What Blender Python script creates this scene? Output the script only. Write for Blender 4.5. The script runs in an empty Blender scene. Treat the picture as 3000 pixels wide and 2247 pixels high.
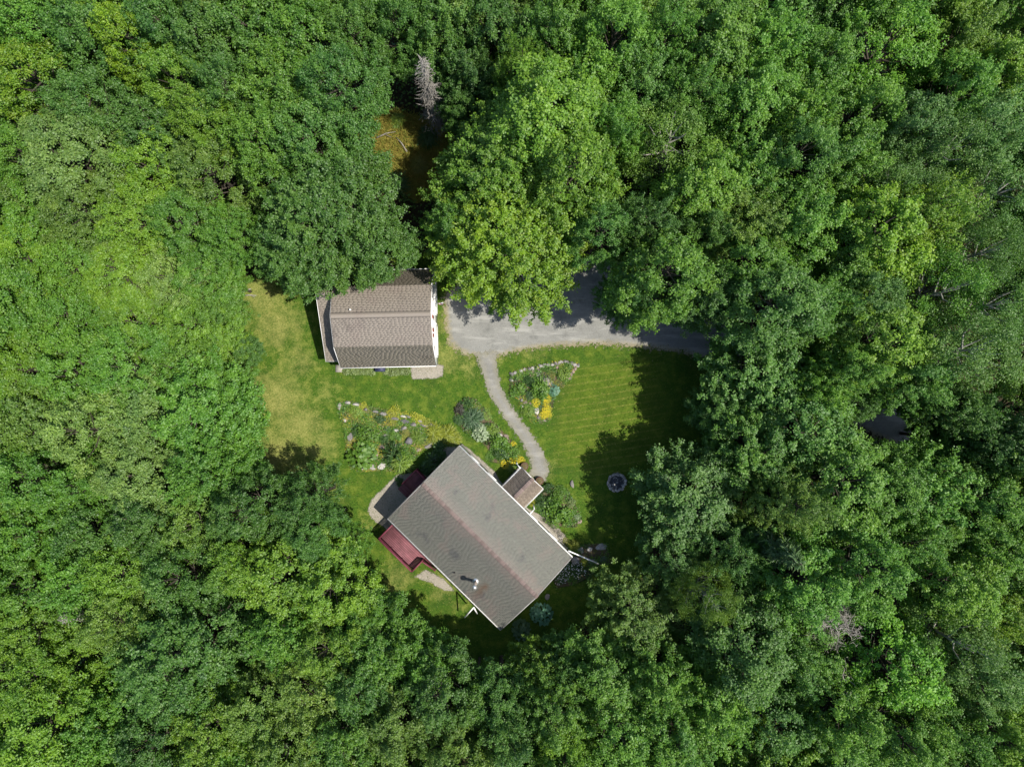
import bpy, math, random
import numpy as np
from mathutils import Vector, Matrix

# ------------------------------------------------------------------ camera, sky, sun, exposure
scn = bpy.context.scene
H = 60.0                                  # camera height over the lawn (m)
cam_d = bpy.data.cameras.new("camera")
cam_d.sensor_fit = 'HORIZONTAL'; cam_d.sensor_width = 36.0; cam_d.lens = 24.984
cam_d.clip_start = 0.5; cam_d.clip_end = 900.0
cam = bpy.data.objects.new("camera", cam_d)
cam.location = (0, 0, H); cam.rotation_euler = (0, 0, 0)
scn.collection.objects.link(cam); scn.camera = cam

SUN_EL = math.radians(61.0)
SUN_AZ = math.radians(-13.5)              # direction TO the sun, measured from +X
sun_dir = Vector((math.cos(SUN_AZ) * math.cos(SUN_EL), math.sin(SUN_AZ) * math.cos(SUN_EL), math.sin(SUN_EL)))
world = bpy.data.worlds.new("World"); scn.world = world; world.use_nodes = True
wn = world.node_tree.nodes; wl = world.node_tree.links
wn.clear()
w_out = wn.new("ShaderNodeOutputWorld"); w_bg = wn.new("ShaderNodeBackground"); w_sky = wn.new("ShaderNodeTexSky")
w_sky.sky_type = 'NISHITA'; w_sky.sun_disc = False
w_sky.sun_elevation = SUN_EL
w_sky.sun_rotation = math.radians(90.0) - SUN_AZ
w_bg.inputs["Strength"].default_value = 0.13
wl.new(w_sky.outputs[0], w_bg.inputs[0]); wl.new(w_bg.outputs[0], w_out.inputs[0])
sun_d = bpy.data.lights.new("sun", 'SUN'); sun_d.energy = 4.6; sun_d.angle = math.radians(0.53); sun_d.color = (1.0, 0.94, 0.84)
sun = bpy.data.objects.new("sun", sun_d); scn.collection.objects.link(sun)
sun.rotation_euler = sun_dir.to_track_quat('Z', 'Y').to_euler()
scn.view_settings.view_transform = 'Standard'; scn.view_settings.look = 'None'
scn.view_settings.gamma = 1.0; scn.view_settings.exposure = 0.76
scn.view_settings.use_curve_mapping = False
scn.cycles.max_bounces = 4; scn.cycles.diffuse_bounces = 2; scn.cycles.transmission_bounces = 3
scn.cycles.transparent_max_bounces = 8

# ------------------------------------------------------------------ helpers
C = scn.collection
FS, CX, CY = 2082.0, 1500.0, 1123.5       # focal length and centre in photograph pixels
def G(px, py, z=0.0):                      # photograph pixel + height -> place
    k = (H - z) / FS
    return ((px - CX) * k, (CY - py) * k)
DQ = 3000.0 / 2212.0
def GD(x, y, z=0.0):
    return G(x * DQ, y * DQ, z)

def mesh_np(name, verts, faces_flat, loop_tot, mat=None, attrs=None, smooth=False):
    me = bpy.data.meshes.new(name)
    verts = np.asarray(verts, dtype=np.float32); nv = len(verts)
    me.vertices.add(nv); me.vertices.foreach_set("co", verts.ravel())
    ff = np.asarray(faces_flat, dtype=np.int32).ravel()
    lt = np.asarray(loop_tot, dtype=np.int32)
    me.loops.add(len(ff)); me.loops.foreach_set("vertex_index", ff)
    me.polygons.add(len(lt))
    ls = np.zeros(len(lt), dtype=np.int32); ls[1:] = np.cumsum(lt)[:-1]
    me.polygons.foreach_set("loop_start", ls); me.polygons.foreach_set("loop_total", lt)
    if smooth: me.polygons.foreach_set("use_smooth", np.ones(len(lt), dtype=bool))
    me.update(calc_edges=True)
    for an, dom, arr in (attrs or []):
        arr = np.asarray(arr, dtype=np.float32)
        if arr.ndim == 1:
            a = me.attributes.new(an, 'FLOAT', dom); a.data.foreach_set("value", arr)
        else:
            a = me.attributes.new(an, 'FLOAT_COLOR', dom); a.data.foreach_set("color", arr.ravel())
    if mat: me.materials.append(mat)
    return me

class MB:                                  # collects simple solids into one mesh
    def __init__(s): s.v = []; s.f = []; s.t = []
    def quadmesh(s, vs, fs, tint=0.5):
        o = len(s.v); s.v += [tuple(v) for v in vs]; s.f += [tuple(o + i for i in f) for f in fs]; s.t += [tint] * len(fs); return s
    def box(s, c, d, rz=0.0, tint=0.5, M=None):
        x, y, z = d[0] / 2, d[1] / 2, d[2] / 2
        pts = [Vector((i * x, j * y, k * z)) for k in (-1, 1) for j in (-1, 1) for i in (-1, 1)]
        R = M if M is not None else Matrix.Rotation(rz, 3, 'Z')
        pts = [R @ p + Vector(c) for p in pts]
        return s.quadmesh(pts, [(0, 2, 3, 1), (4, 5, 7, 6), (0, 1, 5, 4), (2, 6, 7, 3), (0, 4, 6, 2), (1, 3, 7, 5)], tint)
    def bar(s, a, b, w, h=None, tint=0.5):
        a, b = Vector(a), Vector(b); d = b - a; L = d.length; h = h or w
        x = d.normalized(); up = Vector((0, 0, 1)) if abs(x.z) < 0.95 else Vector((0, 1, 0))
        y = up.cross(x).normalized(); z = x.cross(y)
        M = Matrix((x, y, z)).transposed()
        return s.box((a + b) / 2, (L, w, h), M=M, tint=tint)
    def tube(s, pts, rad, n=6, tint=0.5, cap=True):
        pts = [Vector(p) for p in pts]; o = len(s.v); rings = len(pts)
        if not hasattr(rad, '__len__'): rad = [rad] * rings
        for i, p in enumerate(pts):
            d = (pts[min(i + 1, rings - 1)] - pts[max(i - 1, 0)]).normalized()
            up = Vector((0, 0, 1)) if abs(d.z) < 0.9 else Vector((1, 0, 0))
            a = d.cross(up).normalized(); b = d.cross(a)
            for k in range(n):
                t = 2 * math.pi * k / n
                s.v.append(tuple(p + (a * math.cos(t) + b * math.sin(t)) * rad[i]))
        for i in range(rings - 1):
            for k in range(n):
                k2 = (k + 1) % n
                s.f.append((o + i * n + k, o + i * n + k2, o + (i + 1) * n + k2, o + (i + 1) * n + k)); s.t.append(tint)
        if cap:
            s.f.append(tuple(o + (rings - 1) * n + k for k in range(n))); s.t.append(tint)
            s.f.append(tuple(o + n - 1 - k for k in range(n))); s.t.append(tint)
        return s
    def mesh(s, name, mat=None, smooth=False):
        lt = [len(f) for f in s.f]; ff = [i for f in s.f for i in f]
        return mesh_np(name, s.v, ff, lt, mat, [("tint", 'FACE', s.t)], smooth)
    def build(s, name, mat, parent=None, smooth=False):
        return link(name, s.mesh(name, mat, smooth), parent)

def link(name, me, parent=None, loc=None, rz=None, scale=None, color=None):
    o = bpy.data.objects.new(name, me); C.objects.link(o)
    if parent is not None: o.parent = parent
    if loc is not None: o.location = loc
    if rz is not None: o.rotation_euler = (0, 0, rz)
    if scale is not None: o.scale = scale if hasattr(scale, '__len__') else (scale,) * 3
    if color is not None: o.color = color
    return o
def tag(o, label, cat, group=None, kind=None):
    o["label"] = label; o["category"] = cat
    if group: o["group"] = group
    if kind: o["kind"] = kind
    return o
def struct(o, label, kind="structure"):
    o["kind"] = kind; o["label"] = label; return o
def thing(name, label, cat, loc=(0, 0, 0), rz=0.0, group=None):
    o = link(name, None, None, loc, rz); o.empty_display_size = 0.3
    return tag(o, label, cat, group)

# ------------------------------------------------------------------ materials
class NT:
    def __init__(s, name):
        s.m = bpy.data.materials.new(name); s.m.use_nodes = True
        s.n = s.m.node_tree.nodes; s.l = s.m.node_tree.links; s.n.clear()
        s.out = s.n.new("ShaderNodeOutputMaterial")
    def node(s, t, **kw):
        nd = s.n.new(t)
        for k, v in kw.items(): setattr(nd, k, v)
        return nd
    def put(s, sock, v):
        if isinstance(v, bpy.types.NodeSocket): s.l.new(v, sock)
        elif isinstance(v, (tuple, list)) and len(v) == 3 and sock.type == 'RGBA': sock.default_value = (*v, 1)
        else: sock.default_value = v
    def math(s, op, a, b=0.0, c=0.0, clamp=False):
        nd = s.node("ShaderNodeMath", operation=op, use_clamp=clamp)
        for i, v in enumerate((a, b, c)): s.put(nd.inputs[i], v)
        return nd.outputs[0]
    def mix(s, f, a, b, blend='MIX'):
        nd = s.node("ShaderNodeMix", data_type='RGBA', blend_type=blend)
        s.put(nd.inputs[0], f); s.put(nd.inputs[6], a); s.put(nd.inputs[7], b)
        return nd.outputs[2]
    def attr(s, name, geo=True):
        nd = s.node("ShaderNodeAttribute", attribute_name=name); return nd
    def pos(s): return s.node("ShaderNodeNewGeometry").outputs["Position"]
    def noise(s, scale, detail=4.0, rough=0.55, vec=None, w=None):
        nd = s.node("ShaderNodeTexNoise"); nd.inputs["Scale"].default_value = scale
        nd.inputs["Detail"].default_value = detail; nd.inputs["Roughness"].default_value = rough
        s.l.new(vec if vec is not None else s.pos(), nd.inputs["Vector"]); return nd.outputs[0]
    def ramp(s, f, lo, hi):
        nd = s.node("ShaderNodeMapRange"); nd.clamp = True
        s.put(nd.inputs[0], f); nd.inputs[1].default_value = lo; nd.inputs[2].default_value = hi
        return nd.outputs[0]
    def bump(s, h, dist=0.02, strength=0.6):
        nd = s.node("ShaderNodeBump"); nd.inputs["Strength"].default_value = strength; nd.inputs["Distance"].default_value = dist
        s.put(nd.inputs["Height"], h); return nd.outputs[0]
    def principled(s, col, rough=0.8, normal=None, metal=0.0, spec=0.3):
        p = s.node("ShaderNodeBsdfPrincipled"); s.put(p.inputs["Base Color"], col); s.put(p.inputs["Roughness"], rough)
        p.inputs["Metallic"].default_value = metal; p.inputs["Specular IOR Level"].default_value = spec
        if normal is not None: s.l.new(normal, p.inputs["Normal"])
        return p.outputs[0]
    def done(s, sh): s.l.new(sh, s.out.inputs[0]); return s.m

def leaf_material(name, fixed=None, gloss=0.03):
    t = NT(name)
    oi = t.node("ShaderNodeObjectInfo")
    base = oi.outputs["Color"] if fixed is None else fixed
    tint = t.attr("tint").outputs["Fac"]; tip = t.attr("tip").outputs["Fac"]
    hsv = t.node("ShaderNodeHueSaturation")
    # leaf to leaf: hue and value wander
    t.put(hsv.inputs["Color"], base)
    t.put(hsv.inputs["Hue"], t.math('MULTIPLY_ADD', tint, -0.035, 0.517))
    t.put(hsv.inputs["Value"], t.math('MULTIPLY_ADD', tint, 0.75, 0.62))
    t.put(hsv.inputs["Saturation"], 1.0)
    col = hsv.outputs[0]
    if fixed is None:
        gold = t.math('MULTIPLY', tip, oi.outputs["Alpha"], clamp=True)
        col = t.mix(gold, col, (0.46, 0.33, 0.06))
    d = t.node("ShaderNodeBsdfDiffuse"); t.put(d.inputs[0], col)
    tr = t.node("ShaderNodeBsdfTranslucent"); t.put(tr.inputs[0], t.mix(1.0, col, (1.15, 1.25, 0.55), 'MULTIPLY'))
    m1 = t.node("ShaderNodeMixShader"); m1.inputs[0].default_value = 0.48
    t.l.new(d.outputs[0], m1.inputs[1]); t.l.new(tr.outputs[0], m1.inputs[2])
    g = t.node("ShaderNodeBsdfGlossy"); g.inputs["Roughness"].default_value = 0.55
    t.put(g.inputs[0], (0.9, 0.95, 0.9))
    m2 = t.node("ShaderNodeMixShader"); m2.inputs[0].default_value = gloss
    t.l.new(m1.outputs[0], m2.inputs[1]); t.l.new(g.outputs[0], m2.inputs[2])
    return t.done(m2.outputs[0])
M_LEAF = leaf_material("leaf")
M_NEEDLE = leaf_material("needle", gloss=0.03)

def simple(name, col, rough=0.7, var=0.15, scale=6.0, bump=0.0, spec=0.3, metal=0.0, tint=0.0):
    t = NT(name)
    n = t.noise(scale, 5)
    dark = tuple(c * (1 - var) for c in col); light = tuple(min(1, c * (1 + var)) for c in col)
    c = t.mix(t.ramp(n, 0.3, 0.7), dark, light)
    if tint > 0:
        tv = t.math('MULTIPLY_ADD', t.attr("tint").outputs["Fac"], 2 * tint, 1 - tint)
        hsv = t.node("ShaderNodeHueSaturation"); t.put(hsv.inputs["Color"], c); t.put(hsv.inputs["Value"], tv); c = hsv.outputs[0]
    nm = t.bump(t.noise(scale * 5, 4), 0.02, bump) if bump else None
    return t.done(t.principled(c, rough, nm, metal, spec))

M_BARK = simple("bark", (0.05, 0.042, 0.032), 0.9, 0.3, 9, 0.5)
M_BIRCHBARK = simple("birch_bark", (0.26, 0.25, 0.22), 0.8, 0.35, 7, 0.3)
M_DEAD = simple("dead_wood", (0.20, 0.187, 0.168), 0.9, 0.3, 10, 0.4)
M_WHITE = simple("white_paint", (0.78, 0.78, 0.76), 0.5, 0.04, 3)
M_TRIM = simple("weathered_trim", (0.42, 0.42, 0.40), 0.6, 0.15, 4)
M_SIDING = simple("white_siding", (0.74, 0.74, 0.72), 0.6, 0.05, 2)
M_GLASS = simple("window_glass", (0.03, 0.04, 0.05), 0.08, 0.1, 1, spec=0.6)
M_RED = simple("red_stain", (0.172, 0.068, 0.080), 0.7, 0.28, 2.2, 0.15, tint=0.18)
M_REDRAIL = simple("red_stain_rail", (0.13, 0.028, 0.045), 0.6, 0.14, 4)
M_METAL = simple("galvanised", (0.62, 0.62, 0.6), 0.3, 0.1, 8, metal=0.8)
M_DRIP = simple("drip_edge_metal", (0.22, 0.21, 0.2), 0.5, 0.15, 6)
M_RUST = simple("rusty_pipe", (0.30, 0.25, 0.21), 0.6, 0.3, 10)
M_IRON = simple("black_iron", (0.035, 0.03, 0.03), 0.6, 0.2, 10)
M_DARKWOOD = simple("barrel_wood", (0.16, 0.085, 0.05), 0.8, 0.3, 12, 0.3)
M_SOIL = simple("potting_soil", (0.13, 0.095, 0.07), 0.95, 0.4, 14, 0.6)
M_CHAR = simple("charcoal", (0.06, 0.06, 0.065), 0.95, 0.4, 20, 0.5)
M_SHUTTER = simple("shutter", (0.22, 0.07, 0.05), 0.6, 0.1, 6)
M_DOOR = simple("door_paint", (0.70, 0.70, 0.68), 0.5, 0.04, 3)
M_BIN = simple("dark_blue_lid", (0.03, 0.035, 0.07), 0.5, 0.2, 5)
M_CONC = simple("concrete", (0.30, 0.275, 0.24), 0.9, 0.15, 5, 0.3)
M_FLAGR = simple("flag_red", (0.45, 0.03, 0.04), 0.8, 0.1, 8)
M_FLAGW = simple("flag_white", (0.75, 0.75, 0.75), 0.8, 0.05, 8)
M_FLAGB = simple("flag_blue", (0.03, 0.05, 0.20), 0.8, 0.1, 8)
M_YEL = simple("yellow_petals", (0.72, 0.55, 0.012), 0.7, 0.15, 12)
M_WHITEFL = simple("white_petals", (0.72, 0.74, 0.70), 0.7, 0.1, 12)

def stone_material(name, col, col2):
    t = NT(name); oi = t.node("ShaderNodeObjectInfo")
    tc = t.node("ShaderNodeTexCoord").outputs["Object"]
    n = t.noise(4.0, 6, 0.65, tc)
    c = t.mix(t.ramp(n, 0.35, 0.68), col, col2)
    c = t.mix(t.ramp(t.noise(14.0, 4, 0.6, tc), 0.58, 0.72), c, tuple(x * 0.45 for x in col))
    hsv = t.node("ShaderNodeHueSaturation"); t.put(hsv.inputs["Color"], c)
    t.put(hsv.inputs["Value"], t.math('MULTIPLY_ADD', oi.outputs["Random"], 0.5, 0.75))
    return t.done(t.principled(hsv.outputs[0], 0.9, t.bump(t.noise(9, 6, 0.65, tc), 0.05, 0.8)))
M_STONE = stone_material("field_stone", (0.12, 0.113, 0.108), (0.235, 0.22, 0.205))
M_STONE_D = stone_material("dark_boulder", (0.07, 0.068, 0.072), (0.15, 0.145, 0.145))
M_STONE_P = stone_material("pale_stone", (0.22, 0.21, 0.195), (0.42, 0.40, 0.37))
M_STONE_R = stone_material("pink_stone", (0.17, 0.125, 0.112), (0.28, 0.215, 0.195))

def shingle_material(name, a, b, stain, pink=None, pamt=0.0, rust=None):
    t = NT(name); tc = t.node("ShaderNodeTexCoord").outputs["Object"]
    tv = t.attr("tint").outputs["Fac"]
    c = t.mix(tv, a, b)
    big = t.ramp(t.noise(0.55, 5, 0.6, tc), 0.58, 0.70)
    c = t.mix(t.math('MULTIPLY', big, 0.8), c, stain)
    if pink: c = t.mix(t.math('MULTIPLY', t.ramp(t.noise(0.75, 3, 0.6, tc), 0.52, 0.66), pamt), c, pink)
    if rust:
        sp = t.node("ShaderNodeSeparateXYZ"); t.l.new(tc, sp.inputs[0])
        wob = t.math('MULTIPLY', t.math('SUBTRACT', t.noise(1.6, 4, 0.6, tc), 0.5), 0.9)
        ax = t.math('ABSOLUTE', t.math('ADD', t.math('SUBTRACT', sp.outputs[0], rust[0]), wob))
        dn = t.math('SUBTRACT', rust[1], sp.outputs[1])
        f = t.math('MULTIPLY', t.ramp(ax, 0.42, 0.0), t.math('MULTIPLY', t.ramp(dn, -0.1, 0.2), t.ramp(dn, 2.0, 0.4)))
        c = t.mix(t.math('MULTIPLY', f, 0.8), c, (0.115, 0.062, 0.035))
        rg = t.math('ABSOLUTE', t.math('ADD', sp.outputs[1], t.math('MULTIPLY', wob, 0.8)))
        c = t.mix(t.math('MULTIPLY', t.ramp(rg, 0.95, 0.15), 0.45), c, (0.20, 0.158, 0.14))
    c = t.mix(t.math('MULTIPLY', t.ramp(t.noise(38, 3, 0.7, tc), 0.4, 0.7), 0.35), c, tuple(x * 0.55 for x in a))
    return t.done(t.principled(c, 0.92, t.bump(t.noise(60, 3, 0.7, tc), 0.01, 0.6), spec=0.2))
M_SH_HOUSE = shingle_material("house_shingles", (0.114, 0.116, 0.101), (0.150, 0.151, 0.132), (0.062, 0.062, 0.070), (0.175, 0.142, 0.128), 0.55, (2.92, -2.12))
M_SH_RIDGE = shingle_material("ridge_shingles", (0.155, 0.118, 0.104), (0.25, 0.19, 0.168), (0.14, 0.11, 0.1))
M_SH_GARAGE = shingle_material("garage_shingles", (0.200, 0.174, 0.147), (0.262, 0.228, 0.192), (0.15, 0.128, 0.112), (0.21, 0.172, 0.15), 0.5)
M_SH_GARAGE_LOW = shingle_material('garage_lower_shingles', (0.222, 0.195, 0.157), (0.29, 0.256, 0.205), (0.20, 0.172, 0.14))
M_SH_PORCH = shingle_material("porch_shingles", (0.135, 0.11, 0.09), (0.245, 0.205, 0.16), (0.12, 0.1, 0.085))

# ground: masks in a colour attribute (r lawn, g dry, b straw clearing, a mown lines)
def ground_material():
    t = NT("ground_cover")
    a = t.attr("mask"); sep = t.node("ShaderNodeSeparateColor"); t.l.new(a.outputs["Color"], sep.inputs[0])
    lawn0, dry0, straw0, rows = sep.outputs[0], sep.outputs[1], sep.outputs[2], a.outputs["Alpha"]
    fine = t.noise(7.0, 6, 0.7); mid = t.noise(1.3, 5, 0.6); big = t.noise(0.35, 4, 0.55); speck = t.noise(22.0, 3, 0.7)
    green = t.mix(t.ramp(fine, 0.32, 0.68), (0.019, 0.056, 0.007), (0.072, 0.130, 0.013))
    green = t.mix(t.ramp(mid, 0.46, 0.66), green, (0.100, 0.142, 0.018))
    green = t.mix(t.math('MULTIPLY', t.ramp(big, 0.50, 0.62), 0.55), green, (0.028, 0.062, 0.010))
    dryc = t.mix(t.ramp(fine, 0.3, 0.7), (0.140, 0.165, 0.034), (0.255, 0.250, 0.08))
    dryc = t.mix(t.ramp(speck, 0.55, 0.75), dryc, (0.30, 0.25, 0.12))
    dn = t.math('ADD', dry0, t.math('MULTIPLY', t.math('SUBTRACT', mid, 0.5), 1.3))
    dn = t.math('ADD', dn, t.math('MULTIPLY', t.math('SUBTRACT', fine, 0.5), 0.8))
    col = t.mix(t.ramp(dn, 0.25, 1.0), green, dryc)
    # rows of clippings left by the mower
    mp = t.node("ShaderNodeMapping"); t.l.new(t.pos(), mp.inputs[0]); mp.inputs["Rotation"].default_value = (0, 0, math.radians(-9))
    wv = t.node("ShaderNodeTexWave", wave_type='BANDS', bands_direction='Y'); wv.inputs["Scale"].default_value = 0.52
    wv.inputs["Distortion"].default_value = 1.0; wv.inputs["Detail"].default_value = 2.0; wv.inputs["Detail Scale"].default_value = 0.35
    t.l.new(mp.outputs[0], wv.inputs["Vector"])
    band = t.math('MULTIPLY', t.ramp(wv.outputs["Fac"], 0.80, 0.98), t.ramp(t.noise(4.5, 4, 0.7), 0.40, 0.60))
    col = t.mix(t.math('MULTIPLY', t.math('MULTIPLY', band, rows), 0.55), col, (0.24, 0.215, 0.06))
    col = t.mix(t.math('MULTIPLY', rows, 0.35), col, t.mix(fine, (0.060, 0.098, 0.008), (0.115, 0.142, 0.014)))
    spots = t.ramp(t.noise(5.0, 2, 0.5), 0.70, 0.76)
    col = t.mix(t.math('MULTIPLY', spots, 0.5), col, (0.30, 0.26, 0.15))
    strawc = t.mix(t.ramp(fine, 0.3, 0.7), (0.15, 0.125, 0.026), (0.26, 0.215, 0.05))
    strawc = t.mix(t.ramp(mid, 0.5, 0.7), strawc, (0.20, 0.155, 0.03))
    col = t.mix(straw0, col, strawc)
    litter = t.mix(t.ramp(fine, 0.3, 0.7), (0.018, 0.015, 0.009), (0.050, 0.038, 0.020))
    litter = t.mix(t.ramp(t.noise(2.0, 4, 0.6), 0.5, 0.64), litter, (0.022, 0.036, 0.009))
    f = t.math('ADD', lawn0, t.math('MULTIPLY', t.math('SUBTRACT', t.noise(2.2, 5, 0.65), 0.5), 0.9))
    col = t.mix(t.ramp(f, 0.42, 0.58), litter, col)
    h = t.math('ADD', t.math('MULTIPLY', fine, 0.6), t.math('MULTIPLY', speck, 0.5))
    return t.done(t.principled(col, 0.95, t.bump(h, 0.10, 0.9), spec=0.1))
M_GROUND = ground_material()

def sheet_material(name, a, b, speck_col, alpha_amp=0.5, scale=26.0, edge_col=None, patch=None, streak=False):
    t = NT(name)
    e = t.attr("edge").outputs["Fac"]
    fine = t.noise(scale, 4, 0.75); mid = t.noise(3.0, 5, 0.6); big = t.noise(0.5, 4, 0.6)
    c = t.mix(t.ramp(fine, 0.3, 0.7), a, b)
    c = t.mix(t.math('MULTIPLY', t.ramp(t.noise(scale * 0.55, 3, 0.7), 0.56, 0.70), 0.6), c, speck_col)
    c = t.mix(t.math('MULTIPLY', t.ramp(big, 0.45, 0.68), 0.35), c, tuple(x * 0.68 for x in a))
    if streak:
        mp = t.node("ShaderNodeMapping"); t.l.new(t.pos(), mp.inputs[0]); mp.inputs["Scale"].default_value = (0.16, 1.0, 1.0); mp.inputs["Rotation"].default_value = (0, 0, math.radians(6))
        c = t.mix(t.math('MULTIPLY', t.ramp(t.noise(1.5, 5, 0.65, mp.outputs[0]), 0.50, 0.64), 0.5), c, tuple(x * 1.35 for x in b))
        c = t.mix(t.math('MULTIPLY', t.ramp(t.noise(0.8, 6, 0.7), 0.52, 0.66), 0.45), c, tuple(x * 0.6 for x in a))
        c = t.mix(t.math('MULTIPLY', t.ramp(t.noise(1.1, 6, 0.75, mp.outputs[0]), 0.60, 0.70), 0.35), c, (0.11, 0.12, 0.04))
    if patch: c = t.mix(t.ramp(t.noise(1.6, 5, 0.65), 0.52, 0.62), c, patch)
    if edge_col:
        ee = t.math('ADD', e, t.math('MULTIPLY', t.math('SUBTRACT', mid, 0.5), 1.0))
        c = t.mix(t.math('MULTIPLY', t.ramp(ee, -0.55, 0.0), 0.75), c, edge_col)
    f = t.math('ADD', e, t.math('MULTIPLY', t.math('SUBTRACT', t.noise(2.6, 8, 0.8), 0.5), alpha_amp * 2))
    al = t.ramp(f, -0.06, 0.06)
    tp = t.node("ShaderNodeBsdfTransparent")
    p = t.principled(c, 0.95, t.bump(fine, 0.05, 0.8), spec=0.15)
    mx = t.node("ShaderNodeMixShader"); t.l.new(al, mx.inputs[0]); t.l.new(p, mx.inputs[1]); t.l.new(tp.outputs[0], mx.inputs[2])
    return t.done(mx.outputs[0])
M_GRAVEL = sheet_material("driveway_gravel", (0.145, 0.148, 0.138), (0.245, 0.243, 0.225), (0.10, 0.098, 0.09), 1.7, 22, (0.22, 0.185, 0.095), None, True)
M_PATH = sheet_material("path_gravel", (0.15, 0.15, 0.138), (0.245, 0.238, 0.215), (0.11, 0.105, 0.095), 0.95, 26, (0.185, 0.175, 0.125), None, True)
M_APRON = sheet_material("apron_stone", (0.19, 0.172, 0.142), (0.345, 0.315, 0.265), (0.12, 0.108, 0.09), 0.30, 18)
M_BED = sheet_material("bed_mulch", (0.055, 0.042, 0.026), (0.13, 0.10, 0.062), (0.05, 0.036, 0.025), 0.20, 14, None, (0.07, 0.09, 0.016))
M_BEDDRY = sheet_material("bed_thyme", (0.12, 0.108, 0.038), (0.235, 0.20, 0.085), (0.08, 0.085, 0.022), 0.22, 14, None, (0.09, 0.105, 0.018))

# ------------------------------------------------------------------ ground and sheets
def sdf(poly, X, Y):                      # signed distance, negative inside
    P = np.asarray(poly, dtype=float); n = len(P)
    d = np.full(X.shape, 1e9); inside = np.zeros(X.shape, dtype=bool)
    for i in range(n):
        ax, ay = P[i]; bx, by = P[(i + 1) % n]
        ex, ey = bx - ax, by - ay
        wx, wy = X - ax, Y - ay
        tt = np.clip((wx * ex + wy * ey) / (ex * ex + ey * ey + 1e-12), 0, 1)
        d = np.minimum(d, np.hypot(wx - ex * tt, wy - ey * tt))
        c1 = (ay > Y) != (by > Y)
        xi = ax + (Y - ay) * (bx - ax) / (by - ay + 1e-12)
        inside ^= c1 & (X < xi)
    return np.where(inside, -d, d)
def smooth01(x): x = np.clip(x, 0, 1); return x * x * (3 - 2 * x)

lawn_poly = [GD(*p) for p in [(560, 590), (640, 560), (900, 540), (1000, 560), (1250, 540), (1420, 600), (1600, 690), (1640, 800),
             (1560, 960), (1500, 1060), (1420, 1170), (1380, 1260), (1260, 1350), (1150, 1430), (1030, 1450), (920, 1400), (835, 1310),
             (790, 1200), (720, 1110), (640, 1060), (540, 1020), (530, 930), (550, 870), (545, 790), (540, 730), (490, 690), (500, 620)]]
straw_poly = [GD(*p) for p in [(740, 270), (780, 232), (870, 240), (935, 262), (985, 300), (960, 420), (900, 440), (850, 400), (805, 330)]]
dry_pts = [(570, 640, 60, .8), (600, 700, 70, .75), (640, 780, 60, .55), (600, 860, 70, .85), (640, 920, 70, .8), (600, 980, 70, .85), (680, 960, 60, .7),
           (640, 1010, 60, .7), (700, 850, 50, .45), (960, 770, 45, .7), (960, 700, 40, .6), (1010, 790, 30, .6), (1060, 775, 25, .8), (1150, 762, 30, .5),
           (860, 1250, 50, .55), (960, 1260, 45, .6), (800, 1130, 40, .4), (700, 1060, 45, .55), (1190, 1010, 20, .5), (1000, 1300, 40, .35), (840, 840, 50, .15)]
rows_poly = [GD(*p) for p in [(1225, 800), (1420, 770), (1440, 960), (1330, 1040), (1210, 1000), (1195, 930)]]

def axis(lo, hi, step, far):
    fine = np.arange(lo, hi + 1e-6, step)
    out = [hi + 2, hi + 6, hi + 14, hi + 30, hi + 70, far]; inn = [-far, lo - 70, lo - 30, lo - 14, lo - 6, lo - 2]
    return np.concatenate([inn, fine, out])
gx = axis(-26, 24, 0.2, 400.0); gy = axis(-25, 25, 0.2, 400.0)
GX, GY = np.meshgrid(gx, gy)
lawn = smooth01(0.5 - sdf(lawn_poly, GX, GY) / 1.6)
straw = smooth01(0.5 - sdf(straw_poly, GX, GY) / 1.2)
dry = np.zeros_like(GX)
for (x, y, r, a) in dry_pts:
    cx, cy = GD(x, y); rr = r / 25.6
    dry = np.maximum(dry, a * np.exp(-((GX - cx) ** 2 + (GY - cy) ** 2) / (rr * rr)))
rows = smooth01(0.5 - sdf(rows_poly, GX, GY) / 2.0)
lawn = np.maximum(lawn, straw)
mask = np.stack([lawn, dry, straw, rows], -1).reshape(-1, 4)
nx, ny = len(gx), len(gy)
idx = np.arange(nx * ny).reshape(ny, nx)
q = np.stack([idx[:-1, :-1], idx[:-1, 1:], idx[1:, 1:], idx[1:, :-1]], -1).reshape(-1, 4)
g_me = mesh_np("ground", np.stack([GX.ravel(), GY.ravel(), np.zeros(nx * ny)], -1), q, np.full(len(q), 4), M_GROUND, [("mask", 'POINT', mask)])
struct(link("ground", g_me), "mown lawn and leaf covered forest floor")

def sheet(name, poly, z, mat, label, step=0.15, pad=0.5, kind="structure"):
    P = np.asarray(poly); x0, y0 = P.min(0) - pad; x1, y1 = P.max(0) + pad
    xs = np.arange(x0, x1 + step, step); ys = np.arange(y0, y1 + step, step)
    X, Y = np.meshgrid(xs, ys); d = sdf(poly, X, Y)
    id_ = np.arange(X.size).reshape(X.shape)
    keep = (np.minimum.reduce([d[:-1, :-1], d[:-1, 1:], d[1:, 1:], d[1:, :-1]]) < pad)
    qq = np.stack([id_[:-1, :-1], id_[:-1, 1:], id_[1:, 1:], id_[1:, :-1]], -1)[keep]
    used = np.unique(qq); re = np.full(X.size, -1); re[used] = np.arange(len(used))
    V = np.stack([X.ravel(), Y.ravel(), np.full(X.size, z)], -1)[used]
    me = mesh_np(name, V, re[qq], np.full(len(qq), 4), mat, [("edge", 'POINT', d.ravel()[used])])
    return struct(link(name, me), label, kind)

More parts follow.
